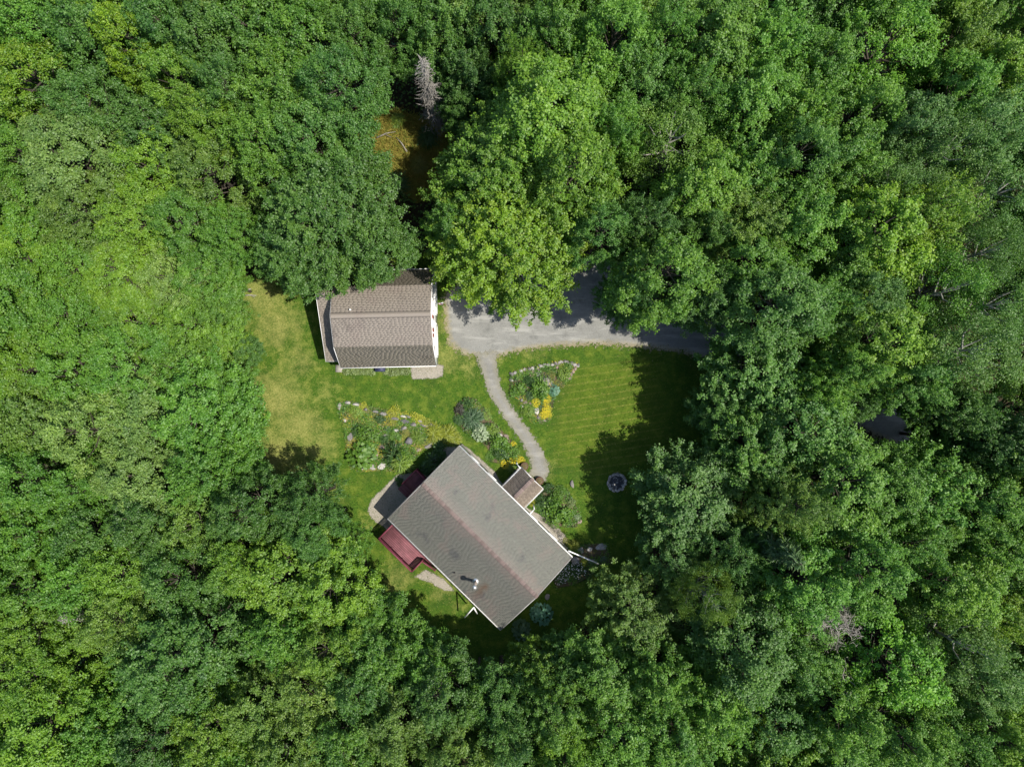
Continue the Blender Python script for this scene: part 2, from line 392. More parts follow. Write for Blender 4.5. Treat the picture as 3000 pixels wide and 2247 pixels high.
drive_poly = [GD(*p) for p in [(958, 640), (1000, 600), (1150, 560), (1240, 540), (1330, 560), (1420, 650), (1560, 690), (1750, 760), (1950, 850), (2120, 950), (2320, 1060),
              (2320, 1180), (2080, 1040), (1900, 945), (1700, 850), (1560, 790), (1480, 762), (1400, 752), (1290, 744), (1180, 750), (1120, 758), (1075, 772), (1040, 775), (1000, 764), (968, 742), (962, 690)]]
sheet("driveway", drive_poly, 0.010, M_GRAVEL, "grey gravel driveway running from the garage into the woods", 0.18, 0.7)
pc = [(1052, 760, 24), (1054, 785, 18), (1068, 840, 14.5), (1090, 880, 13.5), (1117, 918, 13), (1142, 952, 14), (1160, 985, 17), (1167, 1015, 20), (1160, 1032, 18)]
L_, R_ = [], []
for i, (x, y, w) in enumerate(pc):
    a = pc[max(i - 1, 0)]; b = pc[min(i + 1, len(pc) - 1)]
    dx, dy = b[0] - a[0], b[1] - a[1]; n = math.hypot(dx, dy); ox, oy = -dy / n * w, dx / n * w
    L_.append(GD(x + ox, y + oy)); R_.append(GD(x - ox, y - oy))
sheet("path", L_ + R_[::-1], 0.018, M_PATH, "narrow curving gravel path from the driveway to the porch", 0.1, 0.4)
def z2(x, y, z=0): return G(960 + x / 4.36, 1140 + y / 4.36, z)
def z3(x, y, z=0): return G(1300 + x / 5.1786, 1020 + y / 5.1786, z)
def z5(x, y, z=0): return G(1400 + x / 4.36, 1320 + y / 4.36, z)
def z6(x, y, z=0): return G(1260 + x / 4.254, 1600 + y / 4.254, z)
def z1(x, y, z=0): return G(880 + x / 4.36, 760 + y / 4.36, z)
sheet("gravel_apron", [z2(*p) for p in [(800, 1180), (900, 1090), (1180, 1060), (1420, 760), (1650, 720), (1700, 900), (1100, 1500), (800, 1900), (720, 1760), (560, 1650), (515, 1550), (560, 1420), (680, 1290)]], 0.014, M_APRON,
      "pale crushed stone apron along the house's end wall", 0.1, 0.3)
sheet("gravel_strip", [G(*p) for p in [(1342, 1298), (1368, 1310), (1452, 1384), (1478, 1432), (1420, 1390)]], 0.014, M_APRON, "pale crushed stone strip between house wall and lawn", 0.1, 0.3)
sheet("gravel_patch", [G(*p) for p in [(1215, 1690), (1245, 1668), (1300, 1695), (1330, 1730), (1300, 1728), (1265, 1708)]], 0.014, M_APRON, "pale crushed stone patch at the foot of the red deck", 0.1, 0.3)
sheet("gravel_border", [z5(*p) for p in [(600, 720), (760, 800), (880, 860), (1100, 1060), (1160, 1170), (1100, 1210), (880, 1000), (640, 780)]], 0.014, M_APRON, "tan gravel border along the house wall behind the iron edging", 0.1, 0.25)
sheet("stone_pad", [z1(*p) for p in [(1400, 1340), (1740, 1340), (1830, 1360), (1815, 1490), (1700, 1520), (1430, 1530)]], 0.014, M_APRON, "grey crushed stone pad at the garage corner", 0.1, 0.25)
bedW = [z2(*p) for p in [(110, 170), (300, 150), (500, 210), (760, 270), (1060, 330), (1380, 450), (1560, 520), (1700, 660), (1640, 730), (1450, 620), (1250, 740), (1080, 900), (1040, 1040), (860, 1050), (700, 1040), (420, 1050), (290, 990), (250, 800), (220, 560), (190, 400), (130, 260)]]
sheet("west_bed", bedW, 0.022, M_BEDDRY, "rock garden bed of thyme and perennials between garage and house", 0.1, 0.35)
bedC = [z3(*p) for p in [(1010, 380), (1180, 310), (1400, 270), (1640, 220), (1830, 180), (2050, 240), (1990, 340), (1900, 480), (1770, 600), (1680, 720), (1650, 900), (1620, 1080), (1500, 1150), (1380, 1140), (1250, 1000), (1150, 860), (1120, 760), (1000, 720), (1000, 560)]]
sheet("east_bed", bedC, 0.022, M_BED, "triangular flower bed between path and lawn", 0.1, 0.35)
bedB = [z3(*p) for p in [(180, 900), (330, 740), (480, 770), (640, 940), (720, 1080), (900, 1270), (1050, 1420), (1150, 1620), (1160, 1690), (950, 1760), (700, 1720), (690, 1560), (600, 1440), (420, 1330), (300, 1240), (170, 1060)]]
sheet("path_bed", bedB, 0.022, M_BED, "shrub bed along the left side of the gravel path", 0.1, 0.3)
bedD = [z5(*p) for p in [(830, 460), (960, 440), (1150, 500), (1240, 680), (1330, 860), (1250, 980), (1050, 960), (860, 860), (700, 720), (780, 560)]]
sheet("porch_bed", bedD, 0.022, M_BED, "shrub bed beside the porch", 0.1, 0.35)
bedE = [z5(*p) for p in [(1120, 1180), (1300, 1200), (1660, 1180), (1700, 1440), (1480, 1480), (1380, 1640), (1200, 1720), (1000, 1760), (960, 1640), (1180, 1380)]]
sheet("corner_bed", bedE, 0.022, M_BED, "shaded bed at the right corner of the house", 0.1, 0.35)

# ------------------------------------------------------------------ foliage
def unit(v): return v / (np.linalg.norm(v, axis=-1, keepdims=True) + 1e-9)
def leaf_mesh(name, cen, nrm, axi, ln, wd, tint, tip, mat):
    """kite-shaped leaves: centre, normal, long axis, length, width"""
    n = len(cen); nrm = unit(nrm)
    a = unit(axi - nrm * np.sum(axi * nrm, -1, keepdims=True)); b = np.cross(nrm, a)
    ln = np.broadcast_to(ln, (n,))[:, None]; wd = np.broadcast_to(wd, (n,))[:, None]
    v = np.empty((n, 4, 3))
    v[:, 0] = cen - a * ln * .5; v[:, 2] = cen + a * ln * .5 - nrm * ln * .10
    v[:, 1] = cen + b * wd * .5 + a * ln * .04; v[:, 3] = cen - b * wd * .5 + a * ln * .04
    f = np.arange(4 * n).reshape(n, 4)
    return mesh_np(name, v.reshape(-1, 3), f, np.full(n, 4), mat, [("tint", 'FACE', np.clip(tint, 0, 1)), ("tip", 'FACE', np.clip(tip, 0, 1))])

UP = np.array([0., 0., 1.])
def make_tree_mesh(seed, R=3.4, depth=4.5, height=14.0, boughs=30, sprays=11, leaves=40, leaf=0.20, bough_r=1.05, spray_len=0.85,
                   spread=0.16, up_mix=0.8, rough=0.45, flat=2.0, bark=None, jag=0.5, limb_r=0.05, droop=0.0, finger=0.0):
    r = np.random.default_rng(seed)
    z0 = height - depth
    # the outline of the crown wanders with the compass direction
    ph = r.uniform(0, 6.28, 4); am = np.array([.10, .09, .06, .05])
    def rad(phi): return R * (1 + sum(am[k] * np.sin((k + 2) * phi + ph[k]) for k in range(4)))
    # boughs spread over the dome by best candidate
    pts = []
    for i in range(boughs):
        best, bd = None, -1
        for _ in range(14):
            phi = r.uniform(0, 6.283); t = math.sqrt(r.uniform(0, 1)) * 0.97
            rr = rad(phi) * t
            z = z0 + depth * (1 - t ** flat) - r.uniform(0.0, 1.0) * jag * (1.2 + t)
            p = np.array([rr * math.cos(phi), rr * math.sin(phi), z])
            d = min([np.linalg.norm((p - q) * np.array([1, 1, .6])) for q in pts], default=9)
            if d > bd: best, bd = p, d
        pts.append(best)
    # a lower skirt of boughs, partly hidden
    for i in range(boughs // 2):
        phi = r.uniform(0, 6.283); t = r.uniform(.55, .98); rr = rad(phi) * t
        pts.append(np.array([rr * math.cos(phi), rr * math.sin(phi), z0 - r.uniform(0, .35) * depth]))
    pts = np.array(pts); nb = len(pts)
    ctr = np.array([0, 0, z0 - 0.15 * depth])
    cen, nrm, axi, tin, tip = [], [], [], [], []
    for bpt in pts:
        out = unit((bpt - ctr)[None])[0]
        br = bough_r * r.uniform(.75, 1.3)
        ns = int(sprays * r.uniform(.75, 1.3)); btint = r.normal(0, .10)
        u = unit(r.normal(size=(ns, 3)) + UP * 0.9 + out * 0.9)
        sp = bpt + u * br * r.uniform(.35, 1.0, (ns, 1)) * np.array([1, 1, .75])
        if finger:
            hd = np.array([bpt[0], bpt[1], 0.0]) + r.normal(0, .5, 3) * np.array([1, 1, 0]); hd = unit(hd[None])[0] + UP * .25
            sp = bpt + hd * (r.uniform(-1, 1, (ns, 1)) * finger) + r.normal(size=(ns, 3)) * br * np.array([.38, .38, .22])
            u = unit(hd * .9 + UP * .6 + r.normal(size=(ns, 3)) * .45)
        sd = unit(u * .55 + out * .6 + UP * up_mix + r.normal(size=(ns, 3)) * .25 - UP * droop)
        for s_, d_ in zip(sp, sd):
            nl = int(leaves * r.uniform(.6, 1.4)); L = spray_len * r.uniform(.6, 1.25)
            s = r.beta(1.6, 1.2, nl)
            w = spread * (1.25 - .75 * s) * r.uniform(.8, 1.3)
            off = r.normal(size=(nl, 3)) * w[:, None]; off[:, 2] *= .6
            c = s_ + d_ * ((s - .6) * L)[:, None] + off
            n_ = UP * .75 + d_ * .25 + r.normal(size=(nl, 3)) * rough + unit(off) * .25
            cen.append(c); nrm.append(n_); axi.append(unit(off) + d_ * .6 + r.normal(size=(nl, 3)) * .4)
            tin.append(np.full(nl, .5 + btint + r.normal(0, .10)) + r.normal(0, .16, nl))
            tip.append((s > .62) * r.uniform(0, 1) ** 1.5 * r.uniform(.5, 1.2, nl))
    cen, nrm, axi = map(np.concatenate, (cen, nrm, axi)); tin = np.concatenate(tin); tip = np.concatenate(tip)
    n = len(cen); ln = leaf * r.uniform(.7, 1.25, n)
    crown = leaf_mesh("crown", cen, nrm, axi, ln, ln * r.uniform(.62, .85, n), tin, tip, M_LEAF)
    # trunk and limbs in one woody mesh
    m = MB(); lean = r.normal(0, .25, 2)
    def spine(z): return Vector((lean[0] * z / height, lean[1] * z / height, z))
    tr = 0.018 * height * r.uniform(.8, 1.1)
    zs = [-.15, .5, height * .3, height * .55, height * .75, height * .9]
    m.tube([spine(z) for z in zs], [tr * 1.35, tr, tr * .85, tr * .6, tr * .35, tr * .12], 7)
    for bpt in pts:
        zb = max(height * .25, bpt[2] - np.hypot(bpt[0], bpt[1]) * r.uniform(.7, 1.1) - .4)
        a = spine(min(zb, height * .8)); b = Vector(bpt)
        mid = a.lerp(b, .55) + Vector((0, 0, -.12 * (b - a).length)) + Vector(r.normal(0, .12, 3))
        m.tube([a, mid, b], [limb_r * 1.6, limb_r, limb_r * .35], 5, cap=False)
    trunk = m.mesh("trunk", bark or M_BARK, True)
    return dict(crown=crown, trunk=trunk, R=R, h=height, depth=depth)

KIND = {
 'maple': [make_tree_mesh(10 + k, R=3.3 + .3 * (k % 3), boughs=(52, 40, 60, 44, 50, 38, 56)[k], sprays=11, leaves=(54, 52, 44, 56, 48, 46, 50)[k], leaf=(.15, .165, .14, .15, .17, .175, .145)[k], bough_r=(.75, 1.0, .7, 1.05, .8, 1.1, .7)[k],
            spray_len=(1.0, .95, 1.2, .8, 1.1, 1.0, 1.25)[k], spread=(.16, .18, .14, .19, .16, .2, .14)[k], up_mix=.9, jag=(.7, .5, .9, .5, .8, .6, .9)[k], flat=(1.8, 2.1, 1.6, 2.3, 1.8, 2.0, 1.7)[k], depth=(6, 5.2, 6.8, 4.8, 6.2, 5.4, 6.6)[k],
            rough=.38, finger=(.9, 0, 1.2, 0, 1.0, 0, 1.1)[k]) for k in range(7)],
 'ash':   [make_tree_mesh(30 + k, R=3.4, boughs=38, sprays=11, leaves=54, leaf=.142, bough_r=1.05, spray_len=.9, spread=.16, up_mix=.8, jag=.6, flat=2.0, rough=.42, depth=5.0, finger=(0, .9, 0, .8)[k]) for k in range(4)],
 'big':   [make_tree_mesh(50 + k, R=5.0, boughs=92, sprays=11, leaves=50, leaf=.16, bough_r=.8, spray_len=1.15, spread=.16, up_mix=.8, jag=.8, flat=1.8, rough=.4, finger=1.15, depth=7.5, height=15.5) for k in range(3)],
 'birch': [make_tree_mesh(70 + k, R=3.2, boughs=26, sprays=12, leaves=40, leaf=.13, bough_r=1.2, spray_len=1.0, spread=.26, up_mix=.3, jag=.9, flat=1.8, rough=.7, bark=M_BIRCHBARK, droop=.4, limb_r=.05) for k in range(3)],
 'soft':  [make_tree_mesh(90 + k, R=3.3, boughs=30, sprays=14, leaves=44, leaf=.13, bough_r=1.1, spray_len=1.0, spread=.14, up_mix=1.0, jag=.6, flat=1.7, rough=.5, depth=5.5) for k in range(2)],
}
COL = {  # leaf base colours, alpha = share of gold young tips
 'D': ((.064, .158, .017), 0.0), 'M': ((.094, .220, .016), 0.0), 'B': ((.092, .195, .034), 0.0), 'O': ((.114, .205, .022), .02),
 'Y': ((.124, .248, .014), .03), 'L': ((.142, .248, .045), .02), 'G': ((.130, .262, .006), .16), 'T': ((.112, .232, .012), .08), 'S': ((.102, .250, .010), 0.0),
 'E': ((.076, .186, .021), 0.0)}
CNAME = {'D': 'dark green', 'M': 'mid green', 'B': 'greyish green', 'O': 'olive green', 'Y': 'yellow-green', 'L': 'pale green', 'G': 'gold-tipped', 'T': 'yellow-tinged green', 'S': 'bright green', 'E': 'deep green'}
KNAME = {'maple': ('broadleaf_tree', 'lumpy-crowned tree'), 'ash': ('broadleaf_tree', 'smooth-crowned tree'), 'big': ('broadleaf_tree', 'large spreading tree'),
         'birch': ('birch_tree', 'loose birch'), 'soft': ('feathery_tree', 'feathery tree')}
# crown middle x, y and radius in the photograph (px of a 2212 px wide copy), colour, kind, height
TREES = """60 40 92 M ash 14;170 55 85 E maple 14;258 70 68 G maple 14;60 165 92 G ash 14;335 45 85 E maple 14;430 70 92 E maple 15;545 55 95 E ash 14;655 80 100 M ash 14;752 60 75 E ash 15
180 225 85 E ash 13;368 165 70 T maple 14;470 175 88 D maple 15;600 180 95 M ash 14;720 175 90 E ash 15;140 335 100 L maple 13;325 265 75 D maple 13;440 250 72 T ash 14;38 330 66 M ash 13;330 365 88 Y ash 12
450 370 90 O ash 12;560 290 85 M ash 14;665 290 92 E ash 14;685 447 166 D big 14;800 530 80 D maple 12;620 545 80 D maple 12;60 440 85 M ash 12;170 455 88 O ash 12;285 475 85 T ash 12;400 480 90 M ash 12;490 500 66 M ash 12
50 560 90 Y ash 11;150 560 78 M ash 11;260 590 92 Y ash 10;370 600 85 L ash 10;440 595 75 M ash 10;490 612 40 M ash 7;40 680 70 M ash 11;125 690 85 M ash 11;300 695 100 Y soft 9;420 700 80 Y ash 9;455 672 60 M ash 9
60 800 85 Y maple 12;160 800 90 M maple 12;270 800 90 M ash 12;390 795 85 M ash 10;465 745 56 Y maple 8;540 757 32 D maple 5;492 838 60 M ash 9;60 920 90 O maple 13;170 930 90 L maple 13;300 900 95 L maple 13;415 900 108 M maple 13;495 930 60 M ash 10
60 1040 85 M maple 13;170 1045 88 M maple 13;300 1035 90 L maple 13;420 1030 85 M maple 14;485 1012 60 M ash 11;60 1160 85 M maple 13;180 1150 85 D maple 13;300 1135 80 D maple 14;425 1130 88 O ash 13;520 1110 82 D maple 14;635 1100 76 D maple 13;672 1155 62 D maple 12
50 1270 85 M ash 13;150 1255 80 M maple 13;260 1240 85 Y ash 13;380 1245 80 D maple 14;500 1220 75 T maple 14;600 1255 112 Y maple 14;705 1280 86 Y maple 13;735 1195 50 M maple 10;775 1350 66 M maple 11;60 1370 85 Y ash 13;245 1345 78 O ash 13
350 1440 150 E big 15;600 1380 75 M maple 14;700 1400 85 T maple 14;810 1425 88 M maple 13;905 1455 70 M maple 12;1025 1515 62 M maple 10;60 1480 92 Y maple 14;70 1595 100 Y maple 14;200 1600 90 M maple 14;325 1610 85 D ash 14;450 1590 90 T ash 14
560 1530 85 O ash 13;660 1500 88 O ash 13;775 1490 90 D maple 14;620 1615 82 O ash 13;740 1605 88 M maple 14;850 1585 90 O maple 14;950 1510 88 D maple 14;955 1625 80 O maple 14;1080 1525 74 D maple 11;1160 1450 58 T maple 9.5;1225 1455 60 D maple 9.5
1100 1615 80 D maple 14;1205 1560 82 M maple 14;1220 1645 72 T maple 14;1385 1350 108 O maple 11;1320 1475 88 M maple 12;1440 1490 88 M maple 14;1340 1590 90 M maple 14;1470 1610 90 M maple 14
1505 1085 112 E maple 10;1545 1310 58 O birch 14;1455 1205 70 D maple 8.5;1590 1205 86 D maple 12;1620 1420 100 E maple 15;1560 1545 90 M maple 14;1680 1560 90 E maple 14;1740 1430 84 M maple 14
1770 1275 98 M maple 15;1885 1235 95 M maple 15;1990 1185 90 M maple 15;2080 1275 90 T maple 15;2170 1195 82 M maple 15;1960 1450 108 S maple 15;2090 1400 88 B birch 15;2170 1345 68 G maple 15;2155 1480 85 B ash 15;1850 1580 86 M maple 15;1970 1610 82 M maple 15;2090 1590 90 M maple 15;2185 1610 75 Y maple 15
1665 815 112 E maple 12;1758 925 116 E maple 13;1650 985 105 M maple 11.5;1560 885 58 D maple 8.5;1830 1050 105 M maple 15;1745 1100 90 O maple 15;1925 1070 80 M maple 14;2030 1075 100 M maple 15;2135 1100 85 M maple 15;2165 945 78 D maple 14;2060 950 50 D maple 9;2140 1015 62 D maple 10;2235 980 88 D maple 15;2010 1130 60 M maple 12;2100 890 66 D maple 13
1925 735 105 T maple 16;2010 815 80 M maple 15;2110 755 100 B birch 15;2180 655 88 B birch 15;2060 625 90 M birch 15;1860 795 78 M maple 15;1842 872 48 D maple 10;1795 650 92 M maple 15;1695 655 108 E maple 15;1880 640 75 B ash 14;1780 850 70 M maple 14
1450 590 112 M maple 15;1375 625 62 D maple 13;1535 630 78 D maple 14;1620 560 90 M maple 15;1420 470 92 D maple 15;1530 400 88 T maple 15;1455 290 92 O birch 15;1635 360 90 M maple 15;1740 330 90 E maple 15;1850 330 90 M maple 15;1630 475 82 O ash 14;1755 480 92 M maple 15
1910 500 112 G maple 16;2045 450 105 G maple 16;1935 395 80 B birch 15;2060 320 90 B birch 15;2165 415 85 B birch 15;2160 540 75 B birch 15;1830 560 76 M maple 14
950 45 78 E maple 13;860 50 62 E maple 13;1015 150 66 D maple 12;1000 225 40 D maple 9;1060 50 82 D maple 14;1118 120 58 T maple 15;1185 235 118 T maple 16;1275 160 72 M maple 15;1085 350 135 T big 15;1245 345 118 T maple 16;1108 506 172 G big 13.5;980 480 66 M maple 12;1305 490 80 E ash 14;1200 50 80 M maple 15;1330 70 90 M maple 15
1450 55 90 M maple 15;1560 75 98 M maple 15;1680 75 92 M maple 15;1780 130 82 M maple 15;1930 75 112 S soft 15;2095 60 82 Y maple 15;2180 140 82 T maple 15;2085 190 80 M maple 15;1395 175 90 E ash 14;1515 185 90 M maple 15;1640 205 90 M maple 15;1755 225 82 M maple 15;1880 245 82 M maple 15;1985 275 82 B ash 15;2150 270 90 B ash 15;1330 265 74 M maple 15;1540 490 70 D maple 14;895 290 0 D maple 0"""
LAND = {"the garage": (810, 690), "the house": (1037, 1160), "the dead grey spruce": (915, 190), "the tangled bare tree": (1815, 1365), "the straw clearing": (840, 300),
        "the driveway's end": (1520, 740), "the fire pit": (1333, 1040), "the dark road gap": (1950, 920), "the top left corner": (0, 0), "the top right corner": (2212, 0), "the bottom left corner": (0, 1657),
        "the bottom right corner": (2212, 1657), "the left edge's middle": (0, 828), "the right edge's middle": (2212, 700), "the top edge's middle": (1300, 0), "the bottom edge's middle": (1106, 1657)}
DIRS = ["to the right of", "to the upper right of", "above", "to the upper left of", "to the left of", "to the lower left of", "below", "to the lower right of"]
ORD = ["nearest", "second", "third", "fourth", "fifth", "sixth", "seventh", "eighth", "ninth"]
rng = np.random.default_rng(7); trees = []
for ln_ in TREES.replace("\n", ";").split(";"):
    x, y, r_, c, k, h = ln_.split()
    x, y, r_, h = float(x), float(y), float(r_), float(h)
    if r_ <= 0: continue
    trees.append([x, y, r_, c, k, h])
lab = {}
for i, (x, y, r_, c, k, h) in enumerate(trees):
    nm, (lx, ly) = min(LAND.items(), key=lambda kv: math.hypot(kv[1][0] - x, kv[1][1] - y))
    d = math.hypot(x - lx, y - ly); sec = int(round(math.atan2(ly - y, x - lx) / (math.pi / 4))) % 8
    lab.setdefault((c, k, nm, sec), []).append((d, i))
labels = {}
for (c, k, nm, sec), lst in lab.items():
    for j, (d, i) in enumerate(sorted(lst)):
        o_ = "" if len(lst) == 1 else ORD[min(j, 8)] + " "
        labels[i] = f"{o_}{CNAME[c]} {KNAME[k][1]} {DIRS[sec]} {nm}"
use = {}
for i, (x, y, r_, c, k, h) in enumerate(trees):
    h = h * rng.uniform(.93, 1.05)
    zc = h - 2.2
    X, Y = GD(x, y, zc); 
    near = float(sdf(lawn_poly, np.array([X]), np.array([Y]))[0]); R = r_ * (H - zc) / 1535.0 * (0.92 if near < 3.5 else 1.02)
    n_ = use.get(k, int(rng.integers(0, 5))); use[k] = n_ + 1
    P = KIND[k][n_ % len(KIND[k])]
    t = thing(KNAME[k][0], labels[i], "tree", (X, Y, 0), rng.uniform(0, 6.283), "trees of the surrounding wood")
    sc = (R / P['R'] * rng.uniform(.96, 1.04), R / P['R'] * rng.uniform(.96, 1.04), h / P['h'])
    base, gold = COL[c]; v = rng.uniform(.88, 1.12); hu = rng.uniform(.94, 1.06)
    col = (base[0] * v * hu, base[1] * v, base[2] * v / hu, gold)
    o = link("trunk", P['trunk'], t, scale=sc)
    o = link("crown", P['crown'], t, scale=sc, color=col)
# the wood goes on past the frame: trees whose crowns reach into the picture's edge
edge_spots = []
for k in range(19): edge_spots += [(40 + 120 * k, -78, "top", k), (40 + 120 * k, 1735, "bottom", k)]
for k in range(14): edge_spots += [(-82, 30 + 122 * k, "left", k), (2294, 30 + 122 * k, "right", k)]
WORD = ["first", "second", "third", "fourth", "fifth", "sixth", "seventh", "eighth", "ninth", "tenth", "eleventh", "twelfth", "thirteenth", "fourteenth", "fifteenth", "sixteenth", "seventeenth", "eighteenth", "nineteenth"]
for (x, y, side, k) in edge_spots:
    x += rng.uniform(-22, 22); y += rng.uniform(-12, 12); h = rng.uniform(13, 15.5); zc = h - 2.2
    X, Y = GD(x, y, zc); kd = 'maple' if rng.random() < .7 else 'ash'; c = rng.choice(list("DMMMEOYT"))
    P = KIND[kd][int(rng.integers(0, len(KIND[kd])))]; R = rng.uniform(88, 108) * (H - zc) / 1535.0
    along = "left" if side in ("top", "bottom") else "top"
    t = thing("broadleaf_tree", f"{CNAME[c]} tree cut off by the {side} edge, {WORD[k]} along it from the {along}", "tree", (X, Y, 0), rng.uniform(0, 6.28), "trees of the surrounding wood")
    sc = (R / P['R'], R / P['R'], h / P['h']); base, gold = COL[c]; v = rng.uniform(.88, 1.12)
    link("trunk", P['trunk'], t, scale=sc); link("crown", P['crown'], t, scale=sc, color=(base[0] * v, base[1] * v, base[2] * v, gold))

# dead and needle trees
def thin_twigs(segs, wid, mat, name, tint=None):
    segs = np.asarray(segs); a, b = segs[:, 0], segs[:, 1]; cen = (a + b) / 2; ax = b - a; L = np.linalg.norm(ax, axis=1)
    r = np.random.default_rng(5); nr = UP + r.normal(size=cen.shape) * .5
    me = leaf_mesh(name, cen, nr, ax, L, wid, r.uniform(.2, .8, len(cen)), np.zeros(len(cen)), mat)
    return me
def spruce(seed, height, rad, n_whorl, mat, twig_mat, dens, z_low, droop=.25, wid=.035, tw=.45):
    r = np.random.default_rng(seed); m = MB(); segs = []
    m.tube([(0, 0, -.1), (0, 0, height * .5), (0, 0, height)], [.16, .10, .02], 7)
    for i in range(n_whorl):
        f = i / (n_whorl - 1); z = z_low + (height - .25 - z_low) * f; L0 = rad * (1 - f) ** .8 + .12
        for j in range(7):
            phi = r.uniform(0, 6.283); L = L0 * r.uniform(.35, 1.25); d = np.array([math.cos(phi), math.sin(phi), 0])
            tipp = d * L + UP * (z - droop * L); base = UP * z
            m.tube([base, (base + tipp) / 2 + UP * .06 * L, tipp], [.03, .02, .008], 4, cap=False)
            for q in range(int(dens * L) + 2):
                s = r.uniform(.15, 1); p = base + (tipp - base) * s
                side = np.cross(d, UP) * r.choice([-1, 1])
                e = p + (d * .7 + side * r.uniform(.2, 1.1) - UP * r.uniform(-.1, .5)) * tw * r.uniform(.5, 1.2)
                segs.append((p, e))
    return m.mesh("trunk", mat, True), thin_twigs(segs, wid, twig_mat, "twigs")
t = thing("dead_spruce", "tall dead grey spruce leaning over the straw clearing", "dead tree", (*GD(950, 272), 0))
a_, b_ = spruce(3, 12.6, 1.3, 28, M_DEAD, M_DEAD, 7, 2.0, .45, .035, .5)
link("trunk", a_, t); link("twigs", b_, t)["kind"] = "stuff"
t = thing("dead_spruce", "small grey dead spruce among olive crowns near the lower left corner", "dead tree", (*GD(168, 1322, 9.0), 0), 1.0)
a_, b_ = spruce(4, 11.0, 1.3, 18, M_DEAD, M_DEAD, 16, 4, .2, .05, .4)
link("trunk", a_, t); link("twigs", b_, t)["kind"] = "stuff"
a_, b_ = spruce(6, 14.5, 2.1, 26, M_BARK, M_NEEDLE, 40, 3, .18, .09, .5)
t = thing("spruce_tree", "young star-shaped green spruce in the wood right of the house", "tree", (*GD(1700, 1200, 12.0), 0))
link("trunk", a_, t); link("needles", b_, t, color=(.075, .15, .04, 0))["kind"] = "stuff"
def bare_tree(seed, height, rad, n, twigs):
    r = np.random.default_rng(seed); m = MB(); segs = []
    m.tube([(0, 0, -.1), (0, 0, height * .6), (.1, .05, height * .85)], [.17, .11, .05], 7)
    for i in range(n):
        phi = r.uniform(0, 6.283); z = height * r.uniform(.55, .85); L = rad * r.uniform(.5, 1.05)
        d = np.array([math.cos(phi), math.sin(phi), r.uniform(-.1, .7)]); b = UP * z; p1 = b + d * L * .5 + r.normal(0, .12, 3); p2 = b + d * L + r.normal(0, .2, 3)
        m.tube([b, p1, p2], [.055, .035, .012], 5, cap=False)
        for q in range(twigs):
            s = r.uniform(.2, 1); p = b + (p2 - b) * s + r.normal(0, .05, 3); e = p + (d * .6 + r.normal(0, .6, 3)) * r.uniform(.25, .8)
            segs.append((p, e)); segs.append((e, e + r.normal(0, .25, 3)))
    return m.mesh("trunk", M_DEAD, True), thin_twigs(segs, .026, M_DEAD, "twigs")
for (x, y, hh, rr, n, tw, lb) in [(1815, 1362, 13.8, 1.65, 34, 26, "tangled bare grey tree with a dense crown of dead twigs"), (1832, 1478, 13.6, 1.25, 20, 3, "small bare tree with a few bleached dead limbs")]:
    t = thing("dead_tree", lb, "dead tree", (*GD(x, y, 12.0), 0)); a_, b_ = bare_tree(int(x), hh, rr, n, tw)
    link("trunk", a_, t); link("twigs", b_, t)["kind"] = "stuff"

# undergrowth on the forest floor, grass on the lawn
r = np.random.default_rng(21)
N = 150000; px_ = r.uniform(-50, 50, N); py_ = r.uniform(-39, 39, N)
cl = np.sin(px_ * .9 + 1.3 * np.sin(py_ * .5)) + np.sin(py_ * .8 + 1.7 * np.sin(px_ * .45)) + r.normal(0, .8, N)
keep = (sdf(lawn_poly, px_, py_) > .2) & (sdf(straw_poly, px_, py_) > -.2) & (sdf(drive_poly, px_, py_) > .2) & (cl > -1.0)
px_, py_ = px_[keep], py_[keep]; n = len(px_)
pz = r.beta(1.2, 2.2, n) * 1.5
lnn = r.uniform(.16, .36, n)
me = leaf_mesh("undergrowth", np.stack([px_, py_, pz + .03], -1), UP + r.normal(size=(n, 3)) * .45, r.normal(size=(n, 3)), lnn, lnn * .6, r.uniform(0, 1, n), np.zeros(n), M_LEAF)
o = link("undergrowth", me, color=(.075, .17, .02, 0)); struct(o, "low green undergrowth on the shaded forest floor", "stuff")
def tufts(name, poly, N, hmin, hmax, wid, color_fn, label, avoid=(), seed=1):
    r = np.random.default_rng(seed); P = np.asarray(poly); x0, y0 = P.min(0); x1, y1 = P.max(0)
    x = r.uniform(x0, x1, N); y = r.uniform(y0, y1, N); d = sdf(poly, x, y); k = d < -.05 + r.normal(0, .25, N)
    for a in avoid: k &= sdf(a, x, y) > -.05 + r.normal(0, .10, N)
    x, y = x[k], y[k]; n = len(x); h = r.uniform(hmin, hmax, n); w = wid * r.uniform(.6, 1.4, n); ph = r.uniform(0, 6.283, n)
    ax = np.stack([np.cos(ph), np.sin(ph)], -1) * w[:, None]; ln = r.normal(0, .7, (n, 2)) * h[:, None]
    V = np.zeros((n, 3, 3)); V[:, 0, :2] = np.stack([x, y], -1) - ax; V[:, 1, :2] = np.stack([x, y], -1) + ax; V[:, 2, :2] = np.stack([x, y], -1) + ln
    V[:, :2, 2] = .002; V[:, 2, 2] = h
    m = mesh_np(name, V.reshape(-1, 3), np.arange(3 * n), np.full(n, 3), None, [("tint", 'FACE', r.uniform(0, 1, n)), ("dry", 'FACE', color_fn(x, y, r))])
    o = link(name, m); struct(o, label, "stuff"); return o
